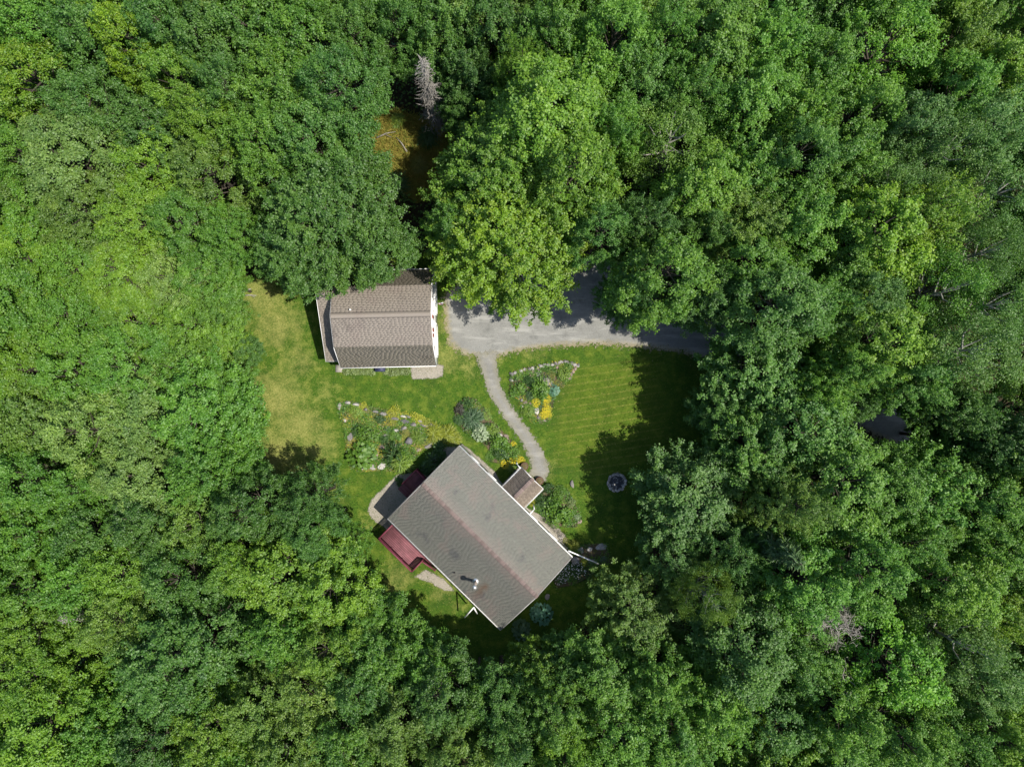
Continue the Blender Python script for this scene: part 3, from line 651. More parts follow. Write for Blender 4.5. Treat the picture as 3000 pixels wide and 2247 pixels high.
def grass_mat(name, g1, g2, d1, d2):
    t = NT(name); tv = t.attr("tint").outputs["Fac"]; dv = t.attr("dry").outputs["Fac"]
    c = t.mix(dv, t.mix(tv, g1, g2), t.mix(tv, d1, d2))
    d = t.node("ShaderNodeBsdfDiffuse"); t.put(d.inputs[0], c); tr = t.node("ShaderNodeBsdfTranslucent"); t.put(tr.inputs[0], c)
    m = t.node("ShaderNodeMixShader"); m.inputs[0].default_value = .3; t.l.new(d.outputs[0], m.inputs[1]); t.l.new(tr.outputs[0], m.inputs[2])
    return t.done(m.outputs[0])
M_GRASS = grass_mat("grass_blades", (.028, .078, .009), (.105, .178, .020), (.23, .22, .055), (.40, .36, .13))
M_STRAW = grass_mat("straw_blades", (.11, .16, .03), (.22, .26, .05), (.20, .15, .03), (.34, .27, .07))
def lawn_dry(x, y, r):
    v = np.zeros(len(x))
    for (dx, dy, rr, a) in dry_pts:
        cx, cy = GD(dx, dy); rr = rr / 25.6
        v = np.maximum(v, a * np.exp(-((x - cx) ** 2 + (y - cy) ** 2) / (rr * rr)))
    inr = sdf(rows_poly, x, y) < 0
    yy = y * math.cos(math.radians(9)) - x * math.sin(math.radians(9)) + .15 * np.sin(x * .6)
    row = (np.sin(yy * 2 * math.pi / .6) > .55) & inr & (r.random(len(x)) < .28 * (np.sin(x * 1.7 + y * 5) > -.2))
    return np.clip((r.random(len(x)) < v * .9) * r.uniform(.4, 1, len(x)) + (r.random(len(x)) < .05) * .8 + row * .9, 0, 1)
o = tufts("lawn_grass", lawn_poly, 260000, .03, .075, .022, lawn_dry, "short mown lawn grass round the house and garage", (drive_poly, L_ + R_[::-1], bedW, bedC, bedB, bedD, bedE)); o.data.materials.append(M_GRASS)
o = tufts("straw_grass", straw_poly, 14000, .2, .55, .03, lambda x, y, r: r.uniform(0, 1, len(x)), "tall rusty straw coloured grass in the small clearing", (), 4); o.data.materials.append(M_STRAW)

# ------------------------------------------------------------------ roofs
def shingle_field(name, parent, o, u, v, Lu, Lv, mat, expo=.145, tab=.30, th=.020, seed=0, cut=None):
    """courses of tabs: o corner at the eave, u along it, v up the slope"""
    r = np.random.default_rng(seed); o, u, v = map(np.asarray, (o, u, v)); nrm = np.cross(u, v)
    V, F, T = [], [], []; nC = int(math.ceil(Lv / expo)); lt = []
    for c in range(nC):
        s0 = c * expo; s1 = min(s0 + expo * 1.12, Lv); off = -r.uniform(0, tab); x = off; k0 = 0
        ct = r.normal(0, .06)
        while x < Lu:
            a = max(x, 0) + .001; wt = tab * r.uniform(.75, 1.3); b = min(x + wt, Lu) - .001; x += wt
            if b - a < .03: continue
            th_ = th; i = len(V); js = 0.0
            for (p, q, hh) in ((a, s0 + js, 0), (b, s0 + js, 0), (a, s0 + js, th_), (b, s0 + js, th_), (a, s1, .004), (b, s1, .004)):
                V.append(o + u * p + v * q + nrm * (hh + .004))
            F += [i + 2, i + 3, i + 5, i + 4, i, i + 1, i + 3, i + 2, i, i + 2, i + 4, i + 1, i + 5, i + 3]; lt += [4, 4, 3, 3]
            T += [float(np.clip(.5 + ct + r.normal(0, .13), 0, 1))] * 4
    me = mesh_np(name, np.array(V), F, lt, mat, [("tint", 'FACE', T)])
    ob = link(name, me, parent); ob["kind"] = "stuff"; return ob
def slab(parent, name, p, u, v, Lu, Lv, th, mat):
    """a roof deck below the plane through p"""
    p, u, v = Vector(p), Vector(u), Vector(v); n = u.cross(v)
    q = [p, p + u * Lu, p + u * Lu + v * Lv, p + v * Lv]
    vs = [a - n * th for a in q] + q
    return MB().quadmesh(vs, [(3, 2, 1, 0), (4, 5, 6, 7), (0, 1, 5, 4), (1, 2, 6, 5), (2, 3, 7, 6), (3, 0, 4, 7)]).build(name, mat, parent)
def prism(parent, name, prof, x0, x1, mat):   # profile in local y,z swept along x
    n = len(prof); vs = [(x0, y, z) for y, z in prof] + [(x1, y, z) for y, z in prof]
    fs = [tuple(range(n))[::-1], tuple(range(n, 2 * n))] + [(i, (i + 1) % n, n + (i + 1) % n, n + i) for i in range(n)]
    return MB().quadmesh(vs, fs).build(name, mat, parent)
def gutter(parent, a, b, out, mat, w=.12, h=.11):   # open trough: back, bottom and front board
    a, b, out = Vector(a), Vector(b), Vector(out).normalized(); m = MB(); z = Vector((0, 0, 1))
    m.bar(a - z * h / 2, b - z * h / 2, .012, h); m.bar(a + out * w / 2 - z * (h - .006), b + out * w / 2 - z * (h - .006), w - .016, .012); m.bar(a + out * w - z * h / 2 + z * .01, b + out * w - z * h / 2 + z * .01, .014, h)
    return m.build("gutter", mat, parent)
def window(parent, x, y, z, w, h, axis, out, shut=None):
    """flat wall window; axis 'x' runs along x on a wall facing out in y"""
    fr = MB(); g = MB()
    def bx(m, du, dz, sw, sh, d0, th):
        if axis == 'x': m.box((x + du, y + out * d0, z + dz), (sw, th, sh))
        else: m.box((x + out * d0, y + du, z + dz), (th, sw, sh))
    for s in (-1, 1):
        bx(fr, s * (w / 2 + .04), 0, .08, h + .16, .02, .06); bx(fr, 0, s * (h / 2 + .04), w, .08, .022, .06)
    bx(fr, 0, 0, w, .04, .021, .05)
    f = fr.build("window", M_WHITE, parent); bx(g, 0, 0, w, h, .006, .02); g.build("pane", M_GLASS, f)
    if shut:
        for s in (-1, 1):
            m = MB(); bx(m, s * (w / 2 + .24), 0, .28, h + .1, .03, .04); m.build("shutter", shut, parent)
    return f

# ------------------------------------------------------------------ house
HZ, HSL = 3.2, 0.85
hl, hw = 6.35, 4.065
house = thing("house", "single storey house with low grey-green shingle roof set at an angle", "house", (-2.558, -12.33, 0), math.radians(-44.6))
HR = Matrix.Rotation(math.radians(-44.6), 3, 'Z'); HRi = HR.inverted()
def HLs(px, py, z):
    X, Y = G(px, py, z); v = HRi @ Vector((X + 2.558, Y + 12.33, 0)); return v.x, v.y
sl = math.hypot(hw, HSL); cs, sn = hw / sl, HSL / sl
prism(house, "wall", [(-3.93, 0), (3.93, 0), (3.93, HZ - .05), (0, HZ + HSL - .16), (-3.93, HZ - .05)], -6.18, 6.18, M_SIDING)
MB().box((0, 0, .11), (12.52, 8.02, .22)).build("foundation", M_CONC, house)
rf1 = slab(house, "roof", (-hl, -hw, HZ), (1, 0, 0), (0, cs, sn), 2 * hl, sl, .10, M_SH_HOUSE)
rf2 = slab(house, "roof", (hl, hw, HZ), (-1, 0, 0), (0, -cs, sn), 2 * hl, sl, .10, M_SH_HOUSE)
shingle_field("shingles", rf1, (-hl, -hw, HZ), (1, 0, 0), (0, cs, sn), 2 * hl, sl, M_SH_HOUSE, .140, .31, .005, 1)
shingle_field("shingles", rf2, (hl, hw, HZ), (-1, 0, 0), (0, -cs, sn), 2 * hl, sl, M_SH_HOUSE, .140, .31, .006, 2)
capm = MB()
for s in (-1, 1):
    capm.quadmesh([(0, 0, .055), (.30, 0, .040), (.30, s * .16 * cs, .040 - .16 * sn), (0, s * .16 * cs, .055 - .16 * sn), (0, 0, .0), (0, s * .16 * cs, -.16 * sn)], [(0, 1, 2, 3) if s < 0 else (0, 3, 2, 1), (0, 3, 5, 4) if s < 0 else (0, 4, 5, 3)], .5)
capme = [MB() for _ in range(4)]
for k, mbk in enumerate(capme):
    mbk.v = list(capm.v); mbk.f = list(capm.f); mbk.t = [.15 + .23 * k] * len(capm.f); capme[k] = mbk.mesh("ridge_cap", M_SH_RIDGE)
rcap = random.Random(3)
for i in range(57):
    link("ridge_cap", capme[rcap.randrange(4)], rf1, (-hl + .02 + i * .222, rcap.uniform(-.006, .006), HZ + HSL + .004))
for s, r_ in ((-1, rf1), (1, rf2)):
    MB().bar((-hl, s * (hw + .012), HZ - .07), (hl, s * (hw + .012), HZ - .07), .022, .16).build("fascia", M_WHITE, house)
    gutter(house, (-hl, s * (hw + .03), HZ + .005), (hl, s * (hw + .03), HZ + .005), (0, s, 0), M_WHITE if s > 0 else M_TRIM, .04, .09)
    for e in (-1, 1):
        MB().bar((e * (hl + .012), s * hw, HZ - .10), (e * (hl + .012), 0, HZ + HSL - .10), .022, .17).build("rake_board", M_TRIM, house)
        MB().bar((e * (hl - .03), s * hw, HZ + .018), (e * (hl - .03), s * .02, HZ + HSL + .016), .04, .03).build("drip_edge", M_DRIP, house)
for x in (-4.6, -2.6, 2.2, 4.5): window(house, x, 3.93, 1.75, 1.0, 1.1, 'x', 1, M_SHUTTER if x < 0 else None)
for x in (-4.4, -1.5, 3.6): window(house, x, -3.93, 1.8, .9, 1.1, 'x', -1)
for y in (-2.2, 2.4): window(house, -6.18, y, 1.8, 1.0, 1.1, 'y', -1)
for y in (-2.0, 1.8): window(house, 6.18, y, 1.8, 1.0, 1.1, 'y', 1)
def door(parent, c, axis, out, w=.95, h=2.05):
    d_ = (w, .05, h) if axis == 'x' else (.05, w, h); m = MB().box((c[0], c[1], c[2] + h / 2), d_).build("door", M_DOOR, parent)
    kp = (c[0] + .36, c[1] + out * .06, c[2] + 1.0) if axis == 'x' else (c[0] + out * .06, c[1] + .36, c[2] + 1.0)
    MB().box(kp, (.06, .06, .06)).build("handle", M_METAL, m); return m
# chimney and vents on the roof
cx_, cy_ = HLs(1393, 1705, 3.75); zr_ = HZ + HSL - abs(cy_) / hw * HSL
ch = MB().tube([(cx_, cy_, zr_ - .1), (cx_, cy_, zr_ + .12), (cx_, cy_, zr_ + 1.55)], [.15, .125, .125], 14).build("chimney_pipe", M_RUST, house, True)
MB().tube([(cx_, cy_, zr_ + .02 - .12), (cx_, cy_, zr_ + .06), (cx_, cy_, zr_ + .16)], [.32, .27, .16], 16).build("flashing", M_METAL, ch, True)
MB().tube([(cx_, cy_, zr_ + 1.58), (cx_, cy_, zr_ + 1.75)], [.15, .15], 14).build("cap_band", M_METAL, ch, True)
MB().tube([(cx_, cy_, zr_ + 1.75), (cx_, cy_, zr_ + 1.79), (cx_, cy_, zr_ + 1.87)], [.21, .21, .03], 16).build("cap", M_METAL, ch, True)
vx, vy = HLs(1331, 1678, 3.5); zv = HZ + HSL - abs(vy) / hw * HSL
MB().tube([(vx, vy, zv - .05), (vx, vy, zv + .22)], [.06, .06], 10).build("vent_pipe", M_IRON, house, True)
# rust stain runs down from the pipe: a thin weathered band of shingle grit
# porch
pw, pd = 1.21, 2.2; pX, _ = HLs(1531, 1431, 2.5); pz, prz = 2.25, 2.95
porch = MB().box((pX, hw + pd / 2 - .1, .1), (2 * pw, pd, .2)).build("porch_floor", M_CONC, house)
psl = math.hypot(pw, prz - pz); pc_, ps_ = pw / psl, (prz - pz) / psl; y0p, y1p = 3.95, hw + pd
for s in (-1, 1):
    if s < 0: oo, uu, vv = (pX - pw, y1p, pz), (0, -1, 0), (pc_, 0, ps_)
    else: oo, uu, vv = (pX + pw, y0p, pz), (0, 1, 0), (-pc_, 0, ps_)
    pr = slab(house, "porch_roof", oo, uu, vv, y1p - y0p, psl, .07, M_SH_PORCH)
    shingle_field("shingles", pr, oo, uu, vv, y1p - y0p, psl, M_SH_PORCH, .15, .30, .022, 5 + s)
    MB().bar((pX + s * (pw + .012), y0p, pz - .04), (pX + s * (pw + .012), y1p, pz - .04), .024, .12).build("fascia", M_WHITE, house)
    gutter(house, (pX + s * (pw + .03), y0p + .1, pz + .0), (pX + s * (pw + .03), y1p, pz + .0), (s, 0, 0), M_WHITE, .05, .06)
    MB().bar((pX + s * pw, y1p + .015, pz - .02), (pX, y1p + .015, prz - .02), .03, .14).build("rake_board", M_WHITE, house)
    MB().box((pX + s * (pw - .1), y1p - .12, pz / 2 + .1), (.1, .1, pz - .1)).build("porch_post", M_WHITE, house)
MB().quadmesh([(pX - pw, y1p - .03, pz - .06), (pX + pw, y1p - .03, pz - .06), (pX, y1p - .03, prz - .08), (pX - pw, y1p - .07, pz - .06), (pX + pw, y1p - .07, pz - .06), (pX, y1p - .07, prz - .08)], [(0, 2, 1), (3, 4, 5), (0, 1, 4, 3), (1, 2, 5, 4), (2, 0, 3, 5)]).build("porch_gable", M_SIDING, house)
for i in range(9):
    link("ridge_cap", capme[i % 4], house, (pX, 4.25 + i * .222, prz + .01), math.pi / 2)
door(house, (pX, 3.96, .22), 'x', 1)
MB().bar((pX - pw - .03, y1p - .1, pz), (pX - pw - .45, y1p - .1, pz - .25), .07, .07).bar((pX - pw - .45, y1p - .1, pz - .25), (pX - pw - .45, y1p - .1, .1), .07, .07).build("downspout", M_WHITE, house)
dx_, dy_ = HLs(1556, 1501, 2.9)
MB().bar((dx_, hw + .1, HZ - .1), (dx_ + .02, hw + .55, 2.7), .07, .07).bar((dx_ + .02, hw + .55, 2.7), (dx_ + .02, hw + .55, .1), .07, .07).build("downspout", M_WHITE, house)
# drain pipes that kick out from the eaves
p0 = Vector((*HLs(1665, 1613, 3.1), 3.1)); p1 = Vector((*HLs(1753, 1651, 2.0), 2.0)); pk = p0.lerp(p1, .06) + Vector((0, 0, .02))
MB().tube([p0, pk, p0.lerp(p1, .5), p1], .05, 8).build("drain_pipe", M_WHITE, house)
p0 = Vector((*HLs(1388, 1779, 3.0), 3.0)); p1 = Vector((*HLs(1361, 1808, 1.2), 1.2)); p2 = Vector((*HLs(1398, 1797, 1.9), 1.9))
MB().bar(p0, p1, .09, .07).build("drain_pipe", M_WHITE, house); MB().bar(p0, p2, .09, .07).build("drain_brace", M_WHITE, house)

# decks
def rail(parent, a, b, z0, hgt, mat, post_every=1.5, bal=.125, name="railing"):
    a, b = Vector((*a, z0)), Vector((*b, z0)); L = (b - a).length; d = (b - a).normalized(); up = Vector((0, 0, 1))
    rl = MB().bar(a + up * hgt, b + up * hgt, .11, .035).build("handrail", mat, parent)
    MB().bar(a + up * (hgt - .1), b + up * (hgt - .1), .035, .07).build("top_rail", mat, rl)
    MB().bar(a + up * .1, b + up * .1, .035, .07).build("bottom_rail", mat, rl)
    n = max(1, round(L / post_every))
    for i in range(n + 1):
        p = a + d * (L * i / n); MB().box(p + up * (hgt / 2 - .12), (.09, .09, hgt + .16)).build("post", mat, rl)
    k = int(L / bal); me = None
    for i in range(1, k):
        p = a + d * (i * L / k)
        if me is None: me = MB().box((0, 0, 0), (.075, .075, hgt - .24)).mesh("baluster", mat)
        link("baluster", me, rl, p + up * (hgt / 2))
    return rl
DZ = 0.95
deck = thing("deck", "sunlit dark red board deck with railings along the house's lower left side", "deck", house.location, math.radians(-44.6))
A_ = HLs(1145, 1536, DZ); B_ = HLs(1113, 1574, DZ); C_ = HLs(1211.6, 1667.8, DZ)
xd0, xd1 = (A_[0] + B_[0]) / 2, C_[0]; yd0 = (B_[1] + C_[1]) / 2; yd1 = -3.95
nb_ = int((yd1 - yd0) / .145); bw = (yd1 - yd0) / nb_; rr_ = random.Random(4)
for i in range(nb_):
    y = yd0 + bw * (i + .5); MB().box((0, 0, 0), (xd1 - xd0, bw - .016, .035), tint=rr_.uniform(.15, .95)).build("deck_board", M_RED, deck).location = ((xd0 + xd1) / 2, y, DZ + rr_.uniform(-.002, .002))
for y in (yd0 + .03, (yd0 + yd1) / 2, yd1 - .05): MB().box(((xd0 + xd1) / 2, y, DZ - .12), (xd1 - xd0 - .02, .05, .19)).build("joist", M_REDRAIL, deck)
for x in (xd0 + .03, xd1 - .03): MB().box((x, (yd0 + yd1) / 2, DZ - .125), (.04, yd1 - yd0 - .1, .20)).build("rim_board", M_REDRAIL, deck)
for x in (xd0 + .1, (xd0 + xd1) / 2, xd1 - .1): MB().box((x, yd0 + .1, (DZ - .22) / 2), (.12, .12, DZ - .22)).build("deck_post", M_REDRAIL, deck)
rail(deck, (xd0 + .05, yd0 + .05), (xd1 - .05, yd0 + .05), DZ, .95, M_REDRAIL)
rail(deck, (xd0 + .05, yd0 + .05), (xd0 + .05, yd1 - .1), DZ, .95, M_REDRAIL)
ys_ = yd0 + (yd1 - yd0) * .56
rail(deck, (xd1 - .05, yd0 + .05), (xd1 - .05, ys_), DZ, .95, M_REDRAIL)
for k in range(5):
    MB().box((xd1 + .14 + .27 * k, (ys_ + yd1) / 2, DZ - .17 * (k + 1)), (.27, yd1 - ys_ - .1, .04), tint=rr_.random()).build("stair_tread", M_RED, deck)
for y in (ys_ + .03, yd1 - .06): MB().bar((xd1, y, DZ - .15), (xd1 + 1.4, y, .05), .04, .22).build("stringer", M_REDRAIL, deck)
sa, sb = Vector((xd1 + .02, ys_, DZ)), Vector((xd1 + 1.3, ys_, .15))
hr = MB().bar(sa + Vector((0, 0, .95)), sb + Vector((0, 0, .95)), .10, .04).build("handrail", M_REDRAIL, deck)
for k in range(9):
    p = sa.lerp(sb, (k + .5) / 9.5); MB().box(p + Vector((0, 0, .5)), (.05, .05, .85)).build("baluster", M_REDRAIL, hr)
MB().box(sb + Vector((0, 0, .42)), (.1, .1, 1.2)).build("post", M_REDRAIL, hr)
stoop = thing("landing", "small shaded dark red landing with railings on the house's upper left end", "deck", house.location, math.radians(-44.6))
T1 = HLs(1217, 1376, 1.5); T2 = HLs(1177, 1418, 1.5); SZ = .6; ya, yb = T1[1], T2[1]; xo = (T1[0] + T2[0]) / 2
n_s = 10; 
for i in range(n_s):
    x = xo + (-6.2 - xo) * (i + .5) / n_s; MB().box((x, (ya + yb) / 2, SZ), ((-6.2 - xo) / n_s - .01, ya - yb, .035), tint=rr_.random()).build("deck_board", M_RED, stoop)
for y in (yb + .04, ya - .04): MB().box(((xo - 6.2) / 2, y, SZ - .11), (-6.2 - xo, .05, .18)).build("joist", M_REDRAIL, stoop)
for y in (yb + .06, ya - .06): MB().box((xo + .1, y, SZ / 2 - .1), (.1, .1, SZ - .2)).build("deck_post", M_REDRAIL, stoop)
rail(stoop, (xo + .04, yb), (xo + .04, ya), SZ, .9, M_REDRAIL); rail(stoop, (xo + .04, ya - .02), (-6.25, ya - .02), SZ, .9, M_REDRAIL)
for k in range(3): MB().box(((xo - 6.2) / 2, yb - .14 - .27 * k, SZ - .17 * (k + 1)), (-6.3 - xo, .27, .04)).build("stair_tread", M_RED, stoop)
door(house, (-6.2, (ya + yb) / 2, SZ + .02), 'y', -1)

# ------------------------------------------------------------------ garage
GROT = math.radians(1.3)
garage = thing("garage", "white garage with brown gambrel shingle roof partly under a large tree", "garage", (-10.03, 5.23, 0), GROT)
gl, ge, gk, gze, gzk, gzr = 3.84, 3.90, 2.33, 2.8, 4.95, 5.85
prism(garage, "wall", [(-3.75, 0), (3.75, 0), (3.75, gze + .0), (gk - .10, gzk - .12), (0, gzr - .14), (-gk + .10, gzk - .12), (-3.75, gze + .0)], -3.70, 3.72, M_SIDING)
for s in (-1, 1):
    u = (1, 0, 0) if s < 0 else (-1, 0, 0); x0 = -gl if s < 0 else gl
    d1 = Vector((0, -s * (ge - gk), gzk - gze)); L1 = d1.length; d1n = d1.normalized()
    d2 = Vector((0, -s * gk, gzr - gzk)); L2 = d2.length; d2n = d2.normalized()
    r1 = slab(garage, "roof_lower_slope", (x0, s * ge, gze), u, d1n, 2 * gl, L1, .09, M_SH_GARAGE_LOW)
    r2 = slab(garage, "roof_upper_slope", (x0, s * gk, gzk + .004), u, d2n, 2 * gl, L2, .09, M_SH_GARAGE)
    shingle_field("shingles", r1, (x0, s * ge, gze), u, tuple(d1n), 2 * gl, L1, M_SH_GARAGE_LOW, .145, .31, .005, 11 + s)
    shingle_field("shingles", r2, (x0, s * gk, gzk + .006), u, tuple(d2n), 2 * gl, L2, M_SH_GARAGE, .145, .31, .006, 21 + s)
    MB().bar((-gl, s * (ge + .014), gze - .05), (gl, s * (ge + .014), gze - .05), .026, .13).build("fascia", M_WHITE, garage)
    MB().bar((-gl, s * (ge + .02), gze + .012), (gl, s * (ge + .02), gze + .012), .05, .014).build("drip_edge", M_WHITE, garage)
    for e in (-1, 1):
        MB().bar((e * (gl + .014), s * ge, gze - .08), (e * (gl + .014), s * gk, gzk - .10), .026, .16).build("rake_board", M_WHITE, garage)
        MB().bar((e * (gl + .014), s * gk, gzk - .10), (e * (gl + .014), 0, gzr - .10), .026, .16).build("rake_board", M_WHITE, garage)
    vn = Vector((0, s * .30, gzr - .30 * (gzr - gzk) / gk + .05))
rv = MB()
for s in (-1, 1):
    y1 = s * .21; zz = gzr - .21 * (gzr - gzk) / gk + .038
    rv.quadmesh([(-gl + .05, 0, gzr + .045), (gl - .05, 0, gzr + .045), (gl - .05, y1, zz), (-gl + .05, y1, zz), (gl - .05, y1, zz - .03), (-gl + .05, y1, zz - .03)],
                [(0, 1, 2, 3) if s < 0 else (3, 2, 1, 0), (3, 2, 4, 5) if s < 0 else (5, 4, 2, 3)])
rv.build("ridge_vent", M_SH_GARAGE, garage)
for s in (-1, 1):
    y1 = s * .225; MB().bar((-gl + .06, y1, gzr - .225 * (gzr - gzk) / gk + .028), (gl - .06, y1, gzr - .225 * (gzr - gzk) / gk + .028), .022, .02).build("vent_slot", M_IRON, garage)
gx_, gy_ = G(1027, 908, 5.7); gp = Matrix.Rotation(-GROT, 3, 'Z') @ Vector((gx_ + 10.03, gy_ - 5.23, 0))
MB().tube([(gp.x, gp.y, 5.4), (gp.x, gp.y, 5.98)], .05, 10).build("vent_pipe", M_WHITE, garage, True)
# garage front: two overhead doors, windows above, clapboard lines
for y in (-1.75, 1.75):
    d_ = MB().box((3.74, y, 1.08), (.04, 2.6, 2.1)).build("garage_door", M_DOOR, garage)
    for i in range(4): MB().box((3.765, y, .32 + .52 * i), (.02, 2.5, .44)).build("door_panel", M_WHITE, d_)
    for e in (-1, 1): MB().box((3.75, y + e * 1.37, 1.1), (.05, .12, 2.2)).build("door_trim", M_WHITE, garage)
    MB().box((3.75, y, 2.22), (.055, 2.9, .14)).build("door_trim", M_WHITE, garage)
for y in (-2.0, -.55): window(garage, 3.72, y, 3.5, .55, .9, 'y', 1, M_SHUTTER)
window(garage, 3.72, .9, 3.6, .8, 1.0, 'y', 1)
for x in (-2.2, .2, 2.4): window(garage, x, -3.75, 1.6, .8, .9, 'x', -1)
# lean-to against the left wall
lr = .5; ly0, ly1 = -3.32, 1.9; lz0 = 2.2; lz1 = 4.75; lx0, lx1 = -5.18, -3.71
prism(garage, "lean_to_wall", [(ly0 + .12, 0), (3.3, 0), (3.3, 3.6), (ly1, lz1 - .16), (ly0 + .12, lz0 - .10)], lx0 + .14, lx1 - .001, M_SIDING)
dv = Vector((0, ly1 - ly0, lz1 - lz0)); LL = dv.length; dvn = dv.normalized()
l1 = slab(garage, "lean_to_roof", (lx0, ly0, lz0), (1, 0, 0), dvn, lx1 - lx0, LL, .08, M_SH_GARAGE)
shingle_field("shingles", l1, (lx0, ly0, lz0), (1, 0, 0), tuple(dvn), lx1 - lx0, LL, M_SH_GARAGE, .145, .31, .02, 31)
dv2 = Vector((0, ly1 - 3.45, lz1 - 3.45)); L2_ = dv2.length
l2 = slab(garage, "lean_to_roof", (lx1, 3.45, 3.45), (-1, 0, 0), dv2.normalized(), lx1 - lx0, L2_, .08, M_SH_GARAGE)
shingle_field("shingles", l2, (lx1, 3.45, 3.45), (-1, 0, 0), tuple(dv2.normalized()), lx1 - lx0, L2_, M_SH_GARAGE, .145, .31, .02, 32)
MB().bar((lx0, ly0 - .014, lz0 - .04), (lx1, ly0 - .014, lz0 - .04), .026, .12).build("fascia", M_WHITE, garage)
MB().bar((lx0 - .014, ly0, lz0 - .04), (lx0 - .014, ly1, lz1 - .04), .026, .14).build("rake_board", M_WHITE, garage)

# flag on the garage front
fl = thing("flag", "small striped flag on an angled pole at the garage front", "flag", (-6.22, 6.42, 2.6), GROT)
MB().tube([(0, 0, 0), (.75, 0, .75)], .018, 6).build("flag_pole", M_WHITE, fl)
for i in range(7):
    y_ = .0 + .0 * i; a = .28 + .055 * i
    MB().quadmesh([(a, -.005, a), (a + .055, -.005, a + .055), (a + .055 + .05, -.06, a - .75), (a + .05, -.06, a - .80), (a, .01, a), (a + .055, .01, a + .055), (a + .105, -.045, a - .75), (a + .05, -.045, a - .80)],
                  [(0, 1, 2, 3), (7, 6, 5, 4), (0, 3, 7, 4), (1, 5, 6, 2), (3, 2, 6, 7), (0, 4, 5, 1)]).build("stripe", M_FLAGR if i % 2 == 0 else M_FLAGW, fl)
MB().quadmesh([(.47, -.012, .50), (.665, -.012, .665), (.69, -.03, .35), (.50, -.03, .18), (.47, .017, .50), (.665, .017, .665), (.69, .0, .35), (.50, .0, .18)],
              [(0, 1, 2, 3), (7, 6, 5, 4), (0, 3, 7, 4), (1, 5, 6, 2), (3, 2, 6, 7), (0, 4, 5, 1)]).build("canton", M_FLAGB, fl)

# ------------------------------------------------------------------ garden plants
def plant_mesh(style, seed):
    r = np.random.default_rng(seed)
    if style == 'round':
        nc = 22; d = unit(r.normal(size=(nc, 3)) + UP * .55); d[:, 2] = np.abs(d[:, 2]); cc = d * r.uniform(.45, .85, (nc, 1))
        c = np.concatenate([p + r.normal(size=(44, 3)) * .15 for p in cc]); c = c[c[:, 2] > 0]; n = len(c)
        return leaf_mesh("foliage", c, UP * .8 + unit(c) * .6 + r.normal(size=(n, 3)) * .5, r.normal(size=(n, 3)), r.uniform(.10, .20, n), r.uniform(.07, .13, n), np.clip(r.normal(.5, .22, n), 0, 1), r.uniform(0, 1, n) ** 3, M_LEAF)
    if style == 'hosta':
        n = 170; ph = r.uniform(0, 6.283, n); t = np.sqrt(r.uniform(0, 1, n)) * .9; c = np.stack([np.cos(ph) * t, np.sin(ph) * t, .75 * (1 - t ** 2) + r.normal(0, .08, n) + .2], -1)
        ax = np.stack([np.cos(ph), np.sin(ph), -.5 * t], -1) + r.normal(size=(n, 3)) * .25
        return leaf_mesh("foliage", c, UP + r.normal(size=(n, 3)) * .30 + ax * .3, ax, r.uniform(.24, .40, n), r.uniform(.18, .28, n), np.clip(r.normal(.5, .2, n), 0, 1), np.zeros(n), M_LEAF)
    if style == 'strap':
        n = 300; ph = r.uniform(0, 6.283, n); el = r.uniform(.15, 1.35, n); L = r.uniform(.6, 1.05, n)
        dv = np.stack([np.cos(ph) * np.cos(el), np.sin(ph) * np.cos(el), np.sin(el)], -1); c = dv * (L * .5)[:, None] + np.stack([r.normal(0, .1, n), r.normal(0, .1, n), np.zeros(n)], -1)
        c2 = dv * (L * .95)[:, None]; c2[:, 2] *= .9; d2 = dv * np.array([1, 1, -.1]) - UP * .35
        C_ = np.concatenate([c, c2]); A = np.concatenate([dv, d2])
        return leaf_mesh("foliage", C_, UP + r.normal(size=(2 * n, 3)) * .35, A, np.concatenate([L, L * .5]), .055, np.clip(r.normal(.5, .22, 2 * n), 0, 1), np.zeros(2 * n), M_LEAF)
    if style == 'needle':
        n = 1100; d = unit(r.normal(size=(n, 3)) + UP * .4); d[:, 2] = np.abs(d[:, 2]); rr = r.uniform(.35, .95, n); k = unit(r.normal(size=(26, 3)) + UP * .5); k[:, 2] = np.abs(k[:, 2])
        near = k[np.argmax(d @ k.T, 1)]; d = unit(d * .6 + near * .7); c = d * rr[:, None]
        return leaf_mesh("foliage", c, UP + r.normal(size=(n, 3)) * .5, d + r.normal(size=(n, 3)) * .25, .22, .045, np.clip(r.normal(.5, .25, n), 0, 1), np.zeros(n), M_NEEDLE)
    if style == 'mat':
        n = 700; ph = r.uniform(0, 6.283, n); t = np.sqrt(r.uniform(0, 1, n)) * (1 + .2 * np.sin(3 * ph + seed)); c = np.stack([np.cos(ph) * t, np.sin(ph) * t, .25 + r.uniform(0, .6, n) * (1 - .6 * t)], -1)
        return leaf_mesh("foliage", c, UP + r.normal(size=(n, 3)) * .5, r.normal(size=(n, 3)), r.uniform(.09, .17, n), r.uniform(.06, .11, n), np.clip(r.normal(.5, .25, n), 0, 1), r.uniform(0, 1, n) ** 3, M_LEAF)
PM = {k: [plant_mesh(k, 100 + 7 * i) for i in range(3)] for k in ('round', 'hosta', 'strap', 'needle', 'mat')}
def flower_mesh(mat, seed, n=150, size=.11):
    r = np.random.default_rng(seed); ph = r.uniform(0, 6.283, n); t = np.sqrt(r.uniform(0, 1, n)); c = np.stack([np.cos(ph) * t, np.sin(ph) * t, .85 + r.uniform(0, .35, n) - .35 * t], -1)
    return leaf_mesh("flowers", c, UP + r.normal(size=(n, 3)) * .25, r.normal(size=(n, 3)), size, size * .9, np.zeros(n), np.zeros(n), mat)
FLY = flower_mesh(M_YEL, 1, 150, .095); FLW = flower_mesh(M_WHITEFL, 2, 60, .10)
